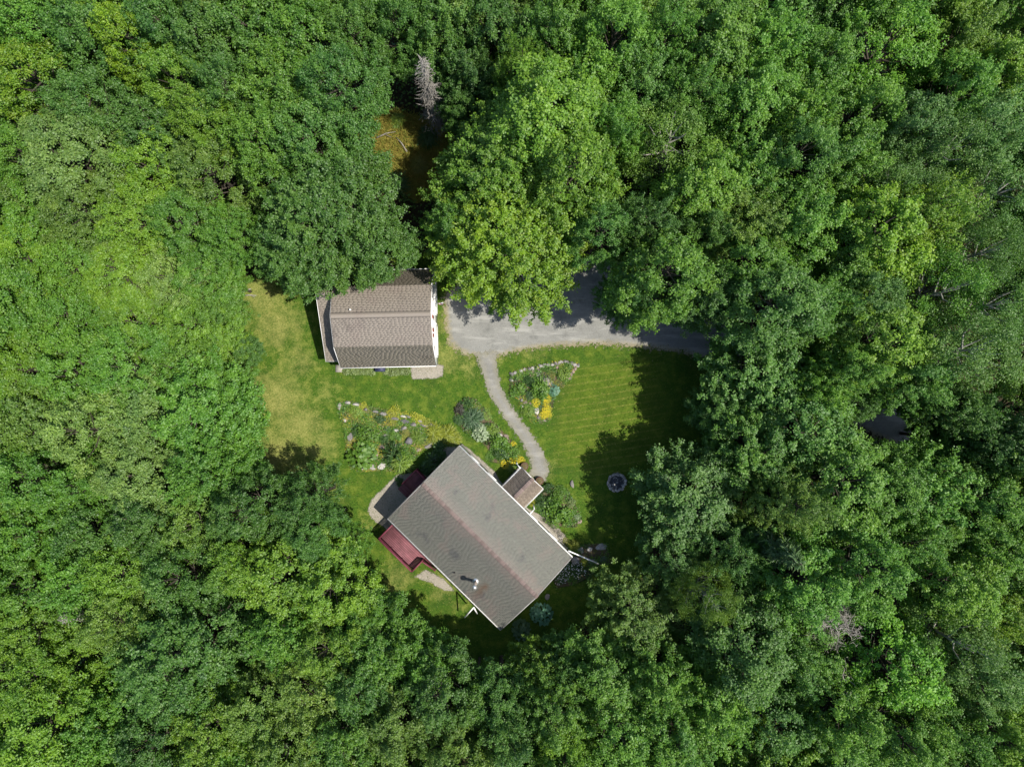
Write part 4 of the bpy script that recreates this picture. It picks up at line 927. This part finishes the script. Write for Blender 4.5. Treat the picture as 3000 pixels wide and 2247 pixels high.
stem_me = MB()
for k in range(5):
    a = k * 1.26; stem_me.tube([(0.04 * math.cos(a), .04 * math.sin(a), -.02), (.3 * math.cos(a), .3 * math.sin(a), .45)], [.035, .015], 5, cap=False)
stem_me = stem_me.mesh("stems", M_BARK)
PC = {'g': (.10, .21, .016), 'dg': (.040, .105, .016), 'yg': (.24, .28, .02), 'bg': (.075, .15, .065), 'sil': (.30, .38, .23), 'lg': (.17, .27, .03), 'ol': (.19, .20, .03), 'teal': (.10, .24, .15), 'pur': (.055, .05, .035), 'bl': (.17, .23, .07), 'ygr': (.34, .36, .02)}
prng = random.Random(9)
PNAME = {'round': 'shrub', 'hosta': 'leafy_plant', 'strap': 'grass_clump', 'needle': 'conifer_shrub', 'mat': 'ground_cover_plant'}
def plant(zf, x, y, rpx, style, col, hr, label, flower=None, group=None, elev=0.0):
    z_ = {z2: 4.36, z3: 5.1786, z5: 4.36, z6: 4.254, z1: 4.36}[zf]; rm = rpx / z_ / 34.7 * 1.28; hm = rm * hr
    X, Y = zf(x, y, hm * .5 + elev); i = prng.randrange(3)
    t = thing("flower_clump" if flower else PNAME[style], label, "flowers" if flower else "plant", (X, Y, elev), prng.uniform(0, 6.28), group)
    v = prng.uniform(.9, 1.1); c = tuple(q * v for q in PC[col]) + (0.,)
    link("foliage", PM[style][i], t, scale=(rm, rm * prng.uniform(.9, 1.1), hm), color=c)
    if style in ('round', 'needle'): link("stems", stem_me, t, scale=(rm, rm, hm))
    if flower: link("flowers", FLY if flower == 'y' else FLW, t, scale=(rm * .95, rm * .95, hm))["kind"] = "stuff"
    return t
W = "west rock garden plants"; E = "east flower bed plants"; B = "path bed plants"; Dd = "porch bed plants"
for a in [
 (z2, 430, 850, 165, 'hosta', 'g', .8, "large mid green big-leaved clump at the rock garden's lower left"), (z2, 830, 830, 135, 'needle', 'dg', 1.3, "dark green upright conifer in the rock garden"),
 (z2, 950, 940, 125, 'strap', 'lg', .9, "light green arching clump next to the rock garden's dark conifer"), (z2, 990, 850, 90, 'round', 'g', 1.0, "small round green shrub right of the rock garden conifer"),
 (z2, 480, 570, 130, 'round', 'g', .9, "leafy green shrub in the middle left of the rock garden"), (z2, 370, 540, 70, 'round', 'dg', .9, "small dark shrub beside the grey-blue boulder on the rock garden's left"),
 (z2, 350, 265, 90, 'round', 'lg', .6, "light green mound behind the stones at the rock garden's top left"), (z2, 230, 240, 50, 'mat', 'lg', .4, "low light green mat at the rock garden's top left tip"),
 (z2, 460, 215, 42, 'mat', 'ygr', .5, "yellow tuft on the rock garden's top wall near its left end"), (z2, 850, 310, 75, 'mat', 'ygr', .5, "yellow mat on the rock garden's top wall, left of the two largest"),
 (z2, 960, 355, 60, 'mat', 'ygr', .5, "yellow mat between the wall stones of the rock garden"), (z2, 1130, 380, 70, 'mat', 'ygr', .5, "yellow mat on the rock garden wall above the flat stones"),
 (z2, 1240, 425, 65, 'mat', 'yg', .5, "yellow-green mat near the right end of the rock garden wall"), (z2, 1370, 550, 110, 'strap', 'yg', .8, "yellow-green feathery clump at the rock garden's right end"),
 (z2, 1530, 570, 105, 'strap', 'yg', .8, "yellow-green feathery clump nearest the house corner"), (z2, 1620, 640, 80, 'strap', 'yg', .7, "small yellow-green clump against the house's top corner"),
 (z2, 1150, 620, 85, 'strap', 'lg', 1.0, "bright strap-leaved clump right of the round boulder"), (z2, 1330, 660, 70, 'mat', 'yg', .5, "yellow-green mat beside the house shadow"),
 (z2, 660, 390, 55, 'round', 'dg', .9, "small dark green shrub in the upper rock garden"), (z2, 560, 400, 55, 'mat', 'ol', .4, "olive mat in the upper rock garden"),
 (z2, 850, 600, 80, 'round', 'g', .8, "green shrub left of the round boulder"), (z2, 720, 640, 60, 'round', 'dg', .8, "dark little shrub in the centre of the rock garden"),
 (z2, 760, 520, 45, 'round', 'bg', .8, "blue-green little shrub in the centre of the rock garden"), (z2, 430, 640, 45, 'mat', 'ygr', .5, "yellow tuft above the big-leaved clump"),
 (z2, 260, 480, 55, 'mat', 'yg', .4, "yellow-green mat at the rock garden's left side"), (z2, 330, 380, 70, 'mat', 'ol', .35, "flat olive thyme patch at the rock garden's left"),
 (z2, 600, 720, 45, 'round', 'g', .8, "small green shrub above the pale flat stones"), (z2, 1010, 560, 60, 'mat', 'ol', .4, "olive thyme patch above the round boulder"),
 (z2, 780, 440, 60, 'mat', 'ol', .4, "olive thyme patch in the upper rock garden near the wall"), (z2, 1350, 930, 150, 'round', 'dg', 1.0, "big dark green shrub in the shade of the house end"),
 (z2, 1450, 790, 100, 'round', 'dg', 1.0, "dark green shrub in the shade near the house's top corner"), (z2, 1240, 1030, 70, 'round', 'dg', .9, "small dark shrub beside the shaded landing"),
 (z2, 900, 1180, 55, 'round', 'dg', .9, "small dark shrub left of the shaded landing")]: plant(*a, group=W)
for a in [
 (z3, 350, 840, 85, 'needle', 'dg', 1.0, "dark fir-like shrub at the top of the path bed"), (z3, 240, 930, 80, 'round', 'pur', .8, "dark purplish shrub on the path bed's left"), (z3, 230, 1080, 75, 'strap', 'dg', .8, "dark grassy clump at the path bed's lower left"),
 (z3, 430, 1080, 140, 'strap', 'bg', .9, "blue-green fountain clump in the middle of the path bed"), (z3, 500, 900, 70, 'mat', 'ol', .6, "reddish olive patch at the path bed's upper right"), (z3, 640, 1010, 70, 'mat', 'lg', .4, "smooth light green patch beside the path"),
 (z3, 565, 1290, 108, 'hosta', 'sil', .8, "silvery white variegated clump in the path bed"), (z3, 740, 1250, 95, 'round', 'lg', .9, "bright green round shrub beside the silvery clump"), (z3, 660, 1180, 60, 'round', 'dg', .9, "dark shrub between the silvery clump and the stones"),
 (z3, 850, 1440, 140, 'round', 'g', 1.0, "large round green shrub at the path bed's lower end"), (z3, 840, 1590, 95, 'round', 'dg', 1.0, "dark green shrub below the large round one, left"), (z3, 1030, 1580, 105, 'round', 'g', .9, "green shrub below the large round one, right"),
 (z3, 700, 1640, 60, 'mat', 'g', .5, "low green mat against the pale gravel strip")]: plant(*a, group=B)
plant(z3, 1060, 1470, 45, 'mat', 'ygr', .8, "small yellow flower clump beside the path near the large round shrub", 'y', B)
for i, (x, y, q) in enumerate([(350, 170, 50), (430, 140, 45), (500, 110, 45), (560, 120, 38)]): plant(z5, x, y, q, 'mat', 'yg', .8, f"yellow flower clump in the row left of the porch, {WORD[i]} from the left", 'y', "row of yellow flowers by the porch")
plant(z5, 420, 220, 55, 'strap', 'lg', .9, "light green clump between yellow flowers and porch", group=B)
for a in [
 (z3, 1135, 610, 108, 'round', 'g', .9, "round green shrub at the east bed's left"), (z3, 1470, 620, 150, 'round', 'g', .9, "large bright green shrub in the middle of the east bed"), (z3, 1300, 490, 85, 'round', 'dg', 1.0, "dark shrub between the two green shrubs of the east bed"),
 (z3, 1820, 390, 110, 'round', 'lg', .8, "light green shrub at the east bed's right tip"), (z3, 1900, 270, 70, 'round', 'g', .8, "green shrub against the east bed's wall end"), (z3, 1580, 310, 62, 'mat', 'g', .6, "green mat behind the east bed's wall"),
 (z3, 1160, 400, 70, 'mat', 'g', .6, "green mat at the left end of the east bed's wall"), (z3, 1640, 400, 60, 'mat', 'ol', .6, "olive patch beside the grey gravel spot of the east bed"), (z3, 1680, 280, 45, 'mat', 'bg', .6, "bluish mat behind the east bed's wall"),
 (z3, 1670, 640, 82, 'hosta', 'teal', .6, "teal blue leafy clump on the east bed's lawn side"), (z3, 1290, 960, 90, 'round', 'lg', .8, "light green shrub at the east bed's lower left"), (z3, 1350, 1060, 50, 'mat', 'yg', .5, "yellow-green mat at the foot of the east bed"),
 (z3, 1480, 900, 40, 'round', 'bg', .8, "little blue-green plant between the yellow flowers"), (z3, 1780, 520, 60, 'mat', 'ol', .5, "olive patch on the east bed's lawn edge"), (z3, 1300, 720, 70, 'strap', 'dg', .8, "dark grassy clump below the east bed's large shrub")]: plant(*a, group=E)
for i, (x, y, q) in enumerate([(1570, 760, 52), (1560, 820, 48), (1400, 830, 58), (1555, 920, 58), (1510, 1020, 52), (1580, 1000, 48)]):
    plant(z3, x, y, q, 'mat', 'ygr', .8, f"bright yellow flower clump in the east bed, {WORD[i]} from the top", 'y', "yellow flowers of the east bed")
for a in [
 (z5, 1050, 560, 95, 'round', 'g', 1.0, "green shrub in the upper part of the porch bed"), (z5, 1060, 760, 165, 'round', 'g', 1.0, "largest green shrub of the porch bed"), (z5, 890, 480, 75, 'round', 'dg', 1.1, "dark shrub at the porch bed's upper tip"), (z5, 820, 640, 80, 'round', 'dg', 1.0, "dark shrub between porch and largest porch bed shrub"),
 (z5, 940, 640, 70, 'round', 'dg', 1.2, "dark upright shrub in the middle of the porch bed"), (z5, 700, 650, 42, 'mat', 'ygr', .7, "yellow tuft against the porch's lower side"), (z5, 840, 760, 60, 'mat', 'dg', .6, "dark low mat at the porch bed's wall side"), (z5, 960, 870, 90, 'mat', 'g', .6, "green mat at the lower end of the porch bed"),
 (z5, 1180, 680, 60, 'round', 'bl', .8, "pale bluish shrub on the porch bed's lawn side"), (z5, 1270, 850, 40, 'strap', 'sil', 1.0, "pale strappy tuft beside the pink stone"),
 (z5, 1230, 1210, 65, 'strap', 'yg', .9, "yellow-green strappy clump above the drain pipe"), (z5, 1350, 1430, 45, 'round', 'yg', .9, "yellow-green little shrub right of the stump"), (z5, 1130, 1170, 45, 'mat', 'ol', .6, "reddish patch at the end of the iron edging"),
 (z5, 1240, 1320, 45, 'mat', 'yg', .7, "yellow-green mat under the drain pipe"), (z5, 1420, 1560, 55, 'mat', 'dg', .6, "low dark mat at the foot of the corner bed")]: plant(*a, group=Dd)
for i, (x, y, q) in enumerate([(1130, 1500, 90), (1270, 1520, 90), (1060, 1620, 80)]): plant(z5, x, y, q, 'round', 'dg', .9, f"dark shrub speckled with white flowers at the house's right corner, {WORD[i]} of three", 'w', "white flowering shrubs at the house corner")
plant(z6, 1390, 850, 122, 'hosta', 'teal', .9, "teal leafy clump below the house's gable end, the brighter of two"); plant(z6, 1140, 1050, 105, 'hosta', 'bg', .9, "dull blue-green clump near the house's bottom corner")
for i in range(13):
    x = 590 + i * 64
    if 940 < x < 1100: continue
    plant(z1, x + prng.uniform(-8, 8), 1430 + prng.uniform(-8, 8), 46, 'hosta', 'bl', .7, f"pale green hosta along the garage wall, {WORD[i]} from the left", None, "hostas along the garage wall")
# understorey shrubs at the lawn's edge
for i, (x, y, q, c, lb) in enumerate([(530, 985, 60, 'g', "green shrub at the lawn's left edge, highest of three"), (540, 905, 50, 'g', "low green shrub on the left lawn edge beside the pale patch"), (535, 1015, 60, 'dg', "dark shrub at the lawn's lower left edge")]):
    X, Y = GD(x, y, 1); t = thing("shrub", lb, "plant", (X, Y, 0), i); link("foliage", PM['round'][i % 3], t, scale=(q / 25.6 * .5, q / 25.6 * .5, 1.6), color=(*PC[c], 0)); link("stems", stem_me, t, scale=1.2)

def ground_cover(name, polys, N, color, zmax, size, thr, seed, label, mat=None):
    r = np.random.default_rng(seed); cs = []
    for poly in polys:
        P = np.asarray(poly); x0, y0 = P.min(0); x1, y1 = P.max(0); n = int(N * (x1 - x0) * (y1 - y0))
        x = r.uniform(x0, x1, n); y = r.uniform(y0, y1, n)
        f = np.sin(x * 2.3 + seed + 1.5 * np.sin(y * 1.9)) + np.sin(y * 2.7 + seed * 2 + 1.5 * np.sin(x * 1.6)) + r.normal(0, .45, n)
        k = (sdf(poly, x, y) < .02 + r.normal(0, .08, n)) & (f > thr); cs.append(np.stack([x[k], y[k], .03 + r.beta(1.3, 2, k.sum()) * zmax], -1))
    c = np.concatenate(cs); n = len(c); L = size * r.uniform(.6, 1.3, n)
    me = leaf_mesh(name, c, UP + r.normal(size=(n, 3)) * .45, r.normal(size=(n, 3)), L, L * .7, np.clip(r.normal(.5, .25, n), 0, 1), np.zeros(n), mat or M_LEAF)
    struct(link(name, me, color=(*color, 0)), label, "stuff")
ALLB = [bedW, bedC, bedB, bedD, bedE]
ground_cover("thyme_cover", [bedW], 260, (.19, .20, .035), .10, .075, .1, 1, "olive thyme ground cover of the rock garden")
ground_cover("sedum_cover", [bedW, bedC], 420, (.24, .30, .02), .14, .08, .7, 5, "yellow-green sedum patches in the flower beds")
ground_cover("leafy_cover", ALLB, 480, (.09, .215, .018), .26, .10, .1, 9, "mixed leafy green perennials filling the flower beds")
ground_cover("grassy_cover", ALLB, 150, (.045, .11, .02), .30, .13, 1.0, 13, "darker leafy perennials filling the flower beds")
ground_cover("small_blossoms", [bedW, bedC, bedB], 40, (0, 0, 0), .28, .06, 1.1, 21, "scattered small pink blossoms in the flower beds", simple("pink_petals", (0.42, 0.20, 0.27), 0.7, 0.3, 12))
ground_cover("yellow_blossoms", [bedW, bedC], 50, (0, 0, 0), .26, .06, 1.0, 33, "scattered small yellow blossoms in the flower beds", M_YEL)

# ------------------------------------------------------------------ stones
def stone_mesh(seed, flat=.6):
    import bmesh
    r = np.random.default_rng(seed); bm = bmesh.new(); bmesh.ops.create_icosphere(bm, subdivisions=2, radius=1.0)
    pl = [(unit(r.normal(size=3)[None])[0], r.uniform(.55, .85)) for _ in range(9)]
    for v in bm.verts:
        p = np.array(v.co)
        for n_, d_ in pl:
            e = p @ n_ - d_
            if e > 0: p = p - n_ * e
        p = p * (1 + r.normal(0, .02)); v.co = Vector(p * np.array([1, 1, flat]))
    me = bpy.data.meshes.new("stone"); bm.to_mesh(me); bm.free(); return me
ST = []
for m_ in (M_STONE, M_STONE_D, M_STONE_P, M_STONE_R):
    row = []
    for k in range(5):
        me = stone_mesh(40 + k, .55 + .06 * k); me.materials.append(m_); row.append(me)
    ST.append(row)
def stone(name, zf, x, y, w, h, kind, rot, ht, parent=None, base=None):
    z_ = {z2: 4.36, z3: 5.1786, z5: 4.36, z6: 4.254, z1: 4.36}[zf] * 34.7; X, Y = zf(x, y, ht * .5)
    o = link(name, ST[kind][prng.randrange(5)], parent, (X, Y, ht * .22), -rot, (w / z_ * .52, h / z_ * .52, ht * .8)); return o
wallA = thing("rock_wall", "low dry stone wall along the top of the rock garden", "stone wall")
for (x, y, w, h, k, ro) in [(150, 215, 55, 110, 2, 0), (250, 175, 110, 50, 2, .1), (350, 195, 100, 45, 2, .2), (480, 260, 70, 45, 0, .2), (600, 285, 90, 50, 0, .2), (700, 315, 110, 60, 0, .2), (850, 375, 120, 50, 0, .2), (990, 412, 150, 70, 1, .25), (1090, 455, 110, 65, 0, .2),
        (960, 345, 90, 40, 2, .3), (1020, 350, 80, 45, 0, .3), (1220, 465, 120, 50, 0, .2), (1330, 465, 110, 50, 0, .3), (970, 500, 110, 55, 0, -.3), (870, 530, 90, 55, 2, -.2), (740, 590, 90, 45, 0, -.2), (1180, 415, 90, 45, 0, .3), (1270, 500, 70, 40, 1, .5)]:
    stone("stone", z2, x, y, w, h, k, ro, prng.uniform(.28, .5), wallA)
for (x, y, w, h, k, ro, ht, lb) in [(290, 610, 100, 125, 0, .3, .45, "grey-blue boulder on the rock garden's left side"), (560, 1000, 110, 85, 2, 0, .35, "smooth pale flat stone at the rock garden's foot"), (695, 985, 140, 95, 2, -.1, .4, "squarish pale rough boulder at the rock garden's foot"),
        (1035, 660, 115, 120, 1, .2, .6, "dark round boulder in the rock garden"), (1290, 725, 120, 70, 0, -.6, .3, "flat grey stone at the edge of the house shadow"), (425, 1010, 70, 55, 2, 0, .25, "small white stone at the rock garden's lower left corner"),
        (1190, 560, 70, 60, 2, 0, .3, "pale little stone among the strap leaves"), (215, 400, 45, 50, 2, .4, .2, "small pale stone on the rock garden's left edge"), (620, 840, 60, 60, 3, .2, .25, "pinkish small stone between the big-leaved clump and conifer"),
        (700, 740, 80, 60, 3, .2, .3, "pinkish stone above the dark conifer"), (1160, 780, 90, 50, 3, -.5, .2, "pinkish flat stone near the house end"), (860, 720, 60, 40, 0, .2, .25, "grey stone above the conifer's top")]:
    tag(stone("boulder", z2, x, y, w, h, k, ro, ht), lb, "boulder", "rock garden boulders")
wallC = thing("rock_wall", "pale dry stone wall along the top of the triangular flower bed", "stone wall")
cw = [(1030, 470), (1030, 390), (1085, 365), (1170, 332), (1225, 318), (1290, 308), (1350, 300), (1410, 290), (1470, 275), (1530, 260), (1590, 250), (1650, 240), (1700, 225), (1750, 225), (1790, 205), (1840, 195), (1890, 210), (1940, 225), (1990, 245), (2040, 250)]
for i, (x, y) in enumerate(cw):
    for q in range(2): stone("stone", z3, x + prng.uniform(-12, 12), y + prng.uniform(-10, 10) + 14 * q, prng.uniform(50, 80), prng.uniform(38, 60), prng.choice([2, 2, 0]), prng.uniform(-.4, .2), prng.uniform(.22, .42), wallC)
for (x, y) in [(1990, 310), (1965, 355), (1935, 400), (1905, 450), (1720, 290), (1720, 340)]: stone("stone", z3, x, y, prng.uniform(50, 70), prng.uniform(55, 75), 3, .3, .22, wallC)
for (x, y, w, h, k, ht, lb) in [(1430, 385, 85, 110, 0, .22, "flat grey stepping stone in the triangular bed"), (1340, 370, 90, 90, 3, .2, "pinkish flat stone left of the grey stepping stone"), (1560, 500, 190, 150, 0, .12, "broad grey flat slab in the triangular bed"),
        (1640, 560, 100, 80, 0, .12, "flat grey slab end next to the teal clump"), (1410, 960, 95, 120, 2, .3, "pale upright stone between yellow flowers"), (1240, 830, 100, 60, 3, .18, "purplish pink stone in the lower triangular bed"), (1310, 840, 80, 55, 3, .18, "pink flat stone next to the purplish one"),
        (1440, 1050, 80, 90, 0, .2, "grey stone near the foot of the triangular bed"), (1520, 1090, 110, 70, 3, .15, "pinkish slab at the foot of the triangular bed"), (1190, 880, 40, 50, 2, .2, "small white stone on the triangular bed's path side"), (1180, 790, 50, 60, 0, .2, "grey stone below the left green shrub")]:
    tag(stone("boulder", z3, x, y, w, h, k, prng.uniform(-.3, .3), ht), lb, "stone", "stones of the triangular bed")
for (x, y, w, h, k, ht, lb) in [(840, 1310, 110, 70, 2, .3, "pale angular stone beside the path, upper of two"), (950, 1350, 110, 80, 3, .25, "pinkish stone beside the path, lower of two")]:
    tag(stone("boulder", z3, x, y, w, h, k, .5, ht), lb, "stone", "stones beside the path")
for (x, y, w, h, k, ht, ro, lb) in [(1205, 432, 55, 110, 0, .35, 0, "small upright grey stone on the lawn left of the fire pit"), (1290, 900, 80, 75, 3, .25, .2, "pink stone at the porch bed's outer edge"), (1570, 1230, 160, 100, 2, .2, 0, "broad pale slab right of the house, far end"),
        (1430, 1260, 100, 70, 2, .2, .2, "pale slab right of the house, middle"), (1310, 1270, 110, 90, 2, .2, .2, "pale slab right of the house, nearest the wall"), (1450, 1410, 150, 80, 0, .18, 0, "grey slab under the end of the drain pipe"),
        (1600, 1390, 110, 110, 1, .2, .3, "dark slab right of the drain pipe's end"), (1050, 1105, 60, 50, 2, .25, 0, "white stone at the end of the iron edging")]:
    tag(stone("boulder", z5, x, y, w, h, k, ro, ht), lb, "stone", "stones right of the house")
tag(stone("boulder", z6, 1465, 630, 75, 90, 0, .1, .3), "grey-blue stone against the gable wall above the teal clump", "stone", "stones right of the house")

# fire pit
FPX, FPY = G(1806, 1412); fp = thing("fire_pit", "round stone-ringed fire pit on the shaded lawn", "fire pit", (FPX, FPY, 0))
MB().tube([(0, 0, .0), (0, 0, .05)], [.72, .66], 20).build("ash_bed", M_CHAR, fp)
for k in range(34):
    a = k * 2 * math.pi / 17 + (k // 17) * .2; R_p = .70 + prng.uniform(-.06, .06); zz = .10 + .16 * (k // 17)
    link("stone", ST[2][k % 5], fp, (R_p * math.cos(a), R_p * math.sin(a), zz), a + prng.uniform(-.4, .4), (.13, .17, .14))
for k in range(40):
    a = prng.uniform(0, 6.28); q = prng.uniform(.05, .58); link("ash_lump", ST[2 if k % 3 else 1][k % 5], fp, (q * math.cos(a), q * math.sin(a), .07), a, (prng.uniform(.06, .12), prng.uniform(.05, .09), .07))
for k in range(5):
    a = prng.uniform(0, 6.28); p = Vector((prng.uniform(-.2, .2), prng.uniform(-.2, .2), .12)); d = Vector((math.cos(a), math.sin(a), .15)) * .3; MB().tube([p - d, p + d], .035, 6).build("charred_log", M_CHAR, fp)

# ferns and fallen limbs at the straw clearing
for i, (x, y, q, c, lb) in enumerate([(800, 245, 1.0, 'g', "green fern clump at the straw clearing's top left"), (860, 262, .8, 'lg', "light green fern in the upper straw clearing"), (925, 300, 1.1, 'dg', "dark fern at the straw clearing's right side"),
                                      (770, 290, .9, 'ol', "olive brush clump at the straw clearing's left edge"), (860, 400, 1.2, 'dg', "dark brush clump at the foot of the straw clearing"), (905, 360, .9, 'ol', "olive fern in the shaded half of the straw clearing")]):
    X, Y = GD(x, y); t = thing("fern_clump", lb, "plant", (X, Y, 0), i * 1.3); link("fronds", PM['strap'][i % 3], t, scale=(q, q, q * .8), color=(*PC[c], 0))
for (x, y, dx, dy, lb) in [(815, 300, 1.6, .5, "grey fallen limb lying in the lit straw clearing"), (880, 330, -.9, 1.2, "grey fallen limb lying in the shaded straw clearing")]:
    X, Y = GD(x, y); t = thing("fallen_branch", lb, "branch", (X, Y, .22)); MB().tube([(0, 0, 0), (dx * .5, dy * .5 + .1, .05), (dx, dy, .02)], [.07, .055, .02], 7).build("limb", M_DEAD, t)
    MB().tube([(dx * .4, dy * .4 + .08, .04), (dx * .6 + .3, dy * .6 - .3, .1)], [.035, .01], 6).build("fork", M_DEAD, t)
# half-barrel planters
def barrel(px, py, rad, label):
    X, Y = G(px, py, .45); t = thing("barrel_planter", label, "planter", (X, Y, 0), group="barrel planters by the porch")
    for k in range(16):
        a = k * math.pi / 8; m = MB(); w = rad * .39
        m.box((rad * math.cos(a), rad * math.sin(a), .24), (.03, w, .48), a); m.build("stave", M_DARKWOOD, t)
    for zz in (.12, .38):
        m = MB(); pts = [((rad + .02) * math.cos(2 * math.pi * k / 20), (rad + .02) * math.sin(2 * math.pi * k / 20), zz) for k in range(21)]; m.tube(pts, .014, 5, cap=False); m.build("hoop", M_IRON, t)
    MB().tube([(0, 0, .02), (0, 0, .42)], [rad * .9, rad * .97], 16).build("soil", M_SOIL, t)
    link("seedlings", PM['mat'][1], t, (0, 0, .40), scale=(rad * .75, rad * .75, .12), color=(.20, .16, .05, 0))["kind"] = "stuff"
barrel(1537, 1366, .30, "wooden barrel planter at the porch's top corner"); barrel(1581, 1409, .31, "wooden barrel planter at the porch's right front")
# stump, dark lid, slab, edging, logs
X, Y = z5(1245, 1400, .3); st = thing("stump", "round weathered stump at the house's right corner", "stump", (X, Y, 0))
MB().tube([(0, 0, -.05), (0, 0, .15), (0, 0, .42)], [.44, .38, .36], 14).build("trunk", M_BARK, st); MB().tube([(0, 0, .421), (0, 0, .43)], [.33, .33], 14).build("cut_face", M_DEAD, st)
X, Y = z1(1018, 1405, .5); bn = thing("storage_box", "dark blue box against the garage wall between hostas", "box", (X, Y, 0), GROT)
MB().box((0, 0, .27), (.80, .36, .52)).build("body", M_BIN, bn); MB().box((0, 0, .555), (.84, .40, .05)).build("lid", M_BIN, bn)
X, Y = z1(510, 1395); sb_ = MB().box((0, 0, .04), (.75, .60, .08)).build("concrete_slab", M_CONC); sb_.location = (X, Y, 0); tag(sb_, "pale concrete slab at the garage's lower left corner", "slab")
ed = thing("iron_edging", "row of curled wrought iron hoops along the house wall", "edging")
for i in range(6):
    x = 845 + i * 45; y = 885 + i * 40; X, Y = z5(x, y, .25)
    for k, rr in enumerate((.19, .11)):
        m = MB(); pts = [(X + rr * math.cos(t_ * .42) * (1 - .02 * t_), Y + rr * math.sin(t_ * .42) * (1 - .02 * t_), .32 + .10 * math.sin(t_ * .42 + i)) for t_ in range(16 if k == 0 else 14)]
        m.tube(pts, .014, 5, cap=False); m.build("hoop", M_IRON, ed)
    MB().bar((X, Y, 0), (X, Y, .36), .02).build("stake", M_IRON, ed)
for (xa, ya, xb, yb, w, lb) in [(702, 858, 735, 846, .10, "thick forked white birch branch lying at the lawn's upper left edge"), (712, 865, 750, 866, .06, "thin white birch branch lying below the forked one")]:
    a, b = G(xa, ya, .3), G(xb, yb, .3); t = thing("fallen_branch", lb, "branch", (a[0], a[1], .12)); d = Vector((b[0] - a[0], b[1] - a[1], .1))
    MB().tube([(0, 0, 0), d * .5 + Vector((0, .04, .02)), d], [w, w * .8, w * .35], 7).build("limb", M_BIRCHBARK, t); MB().tube([d * .6, d * .8 + Vector((.1, -.18, .05))], [w * .5, w * .2], 6).build("fork", M_BIRCHBARK, t)
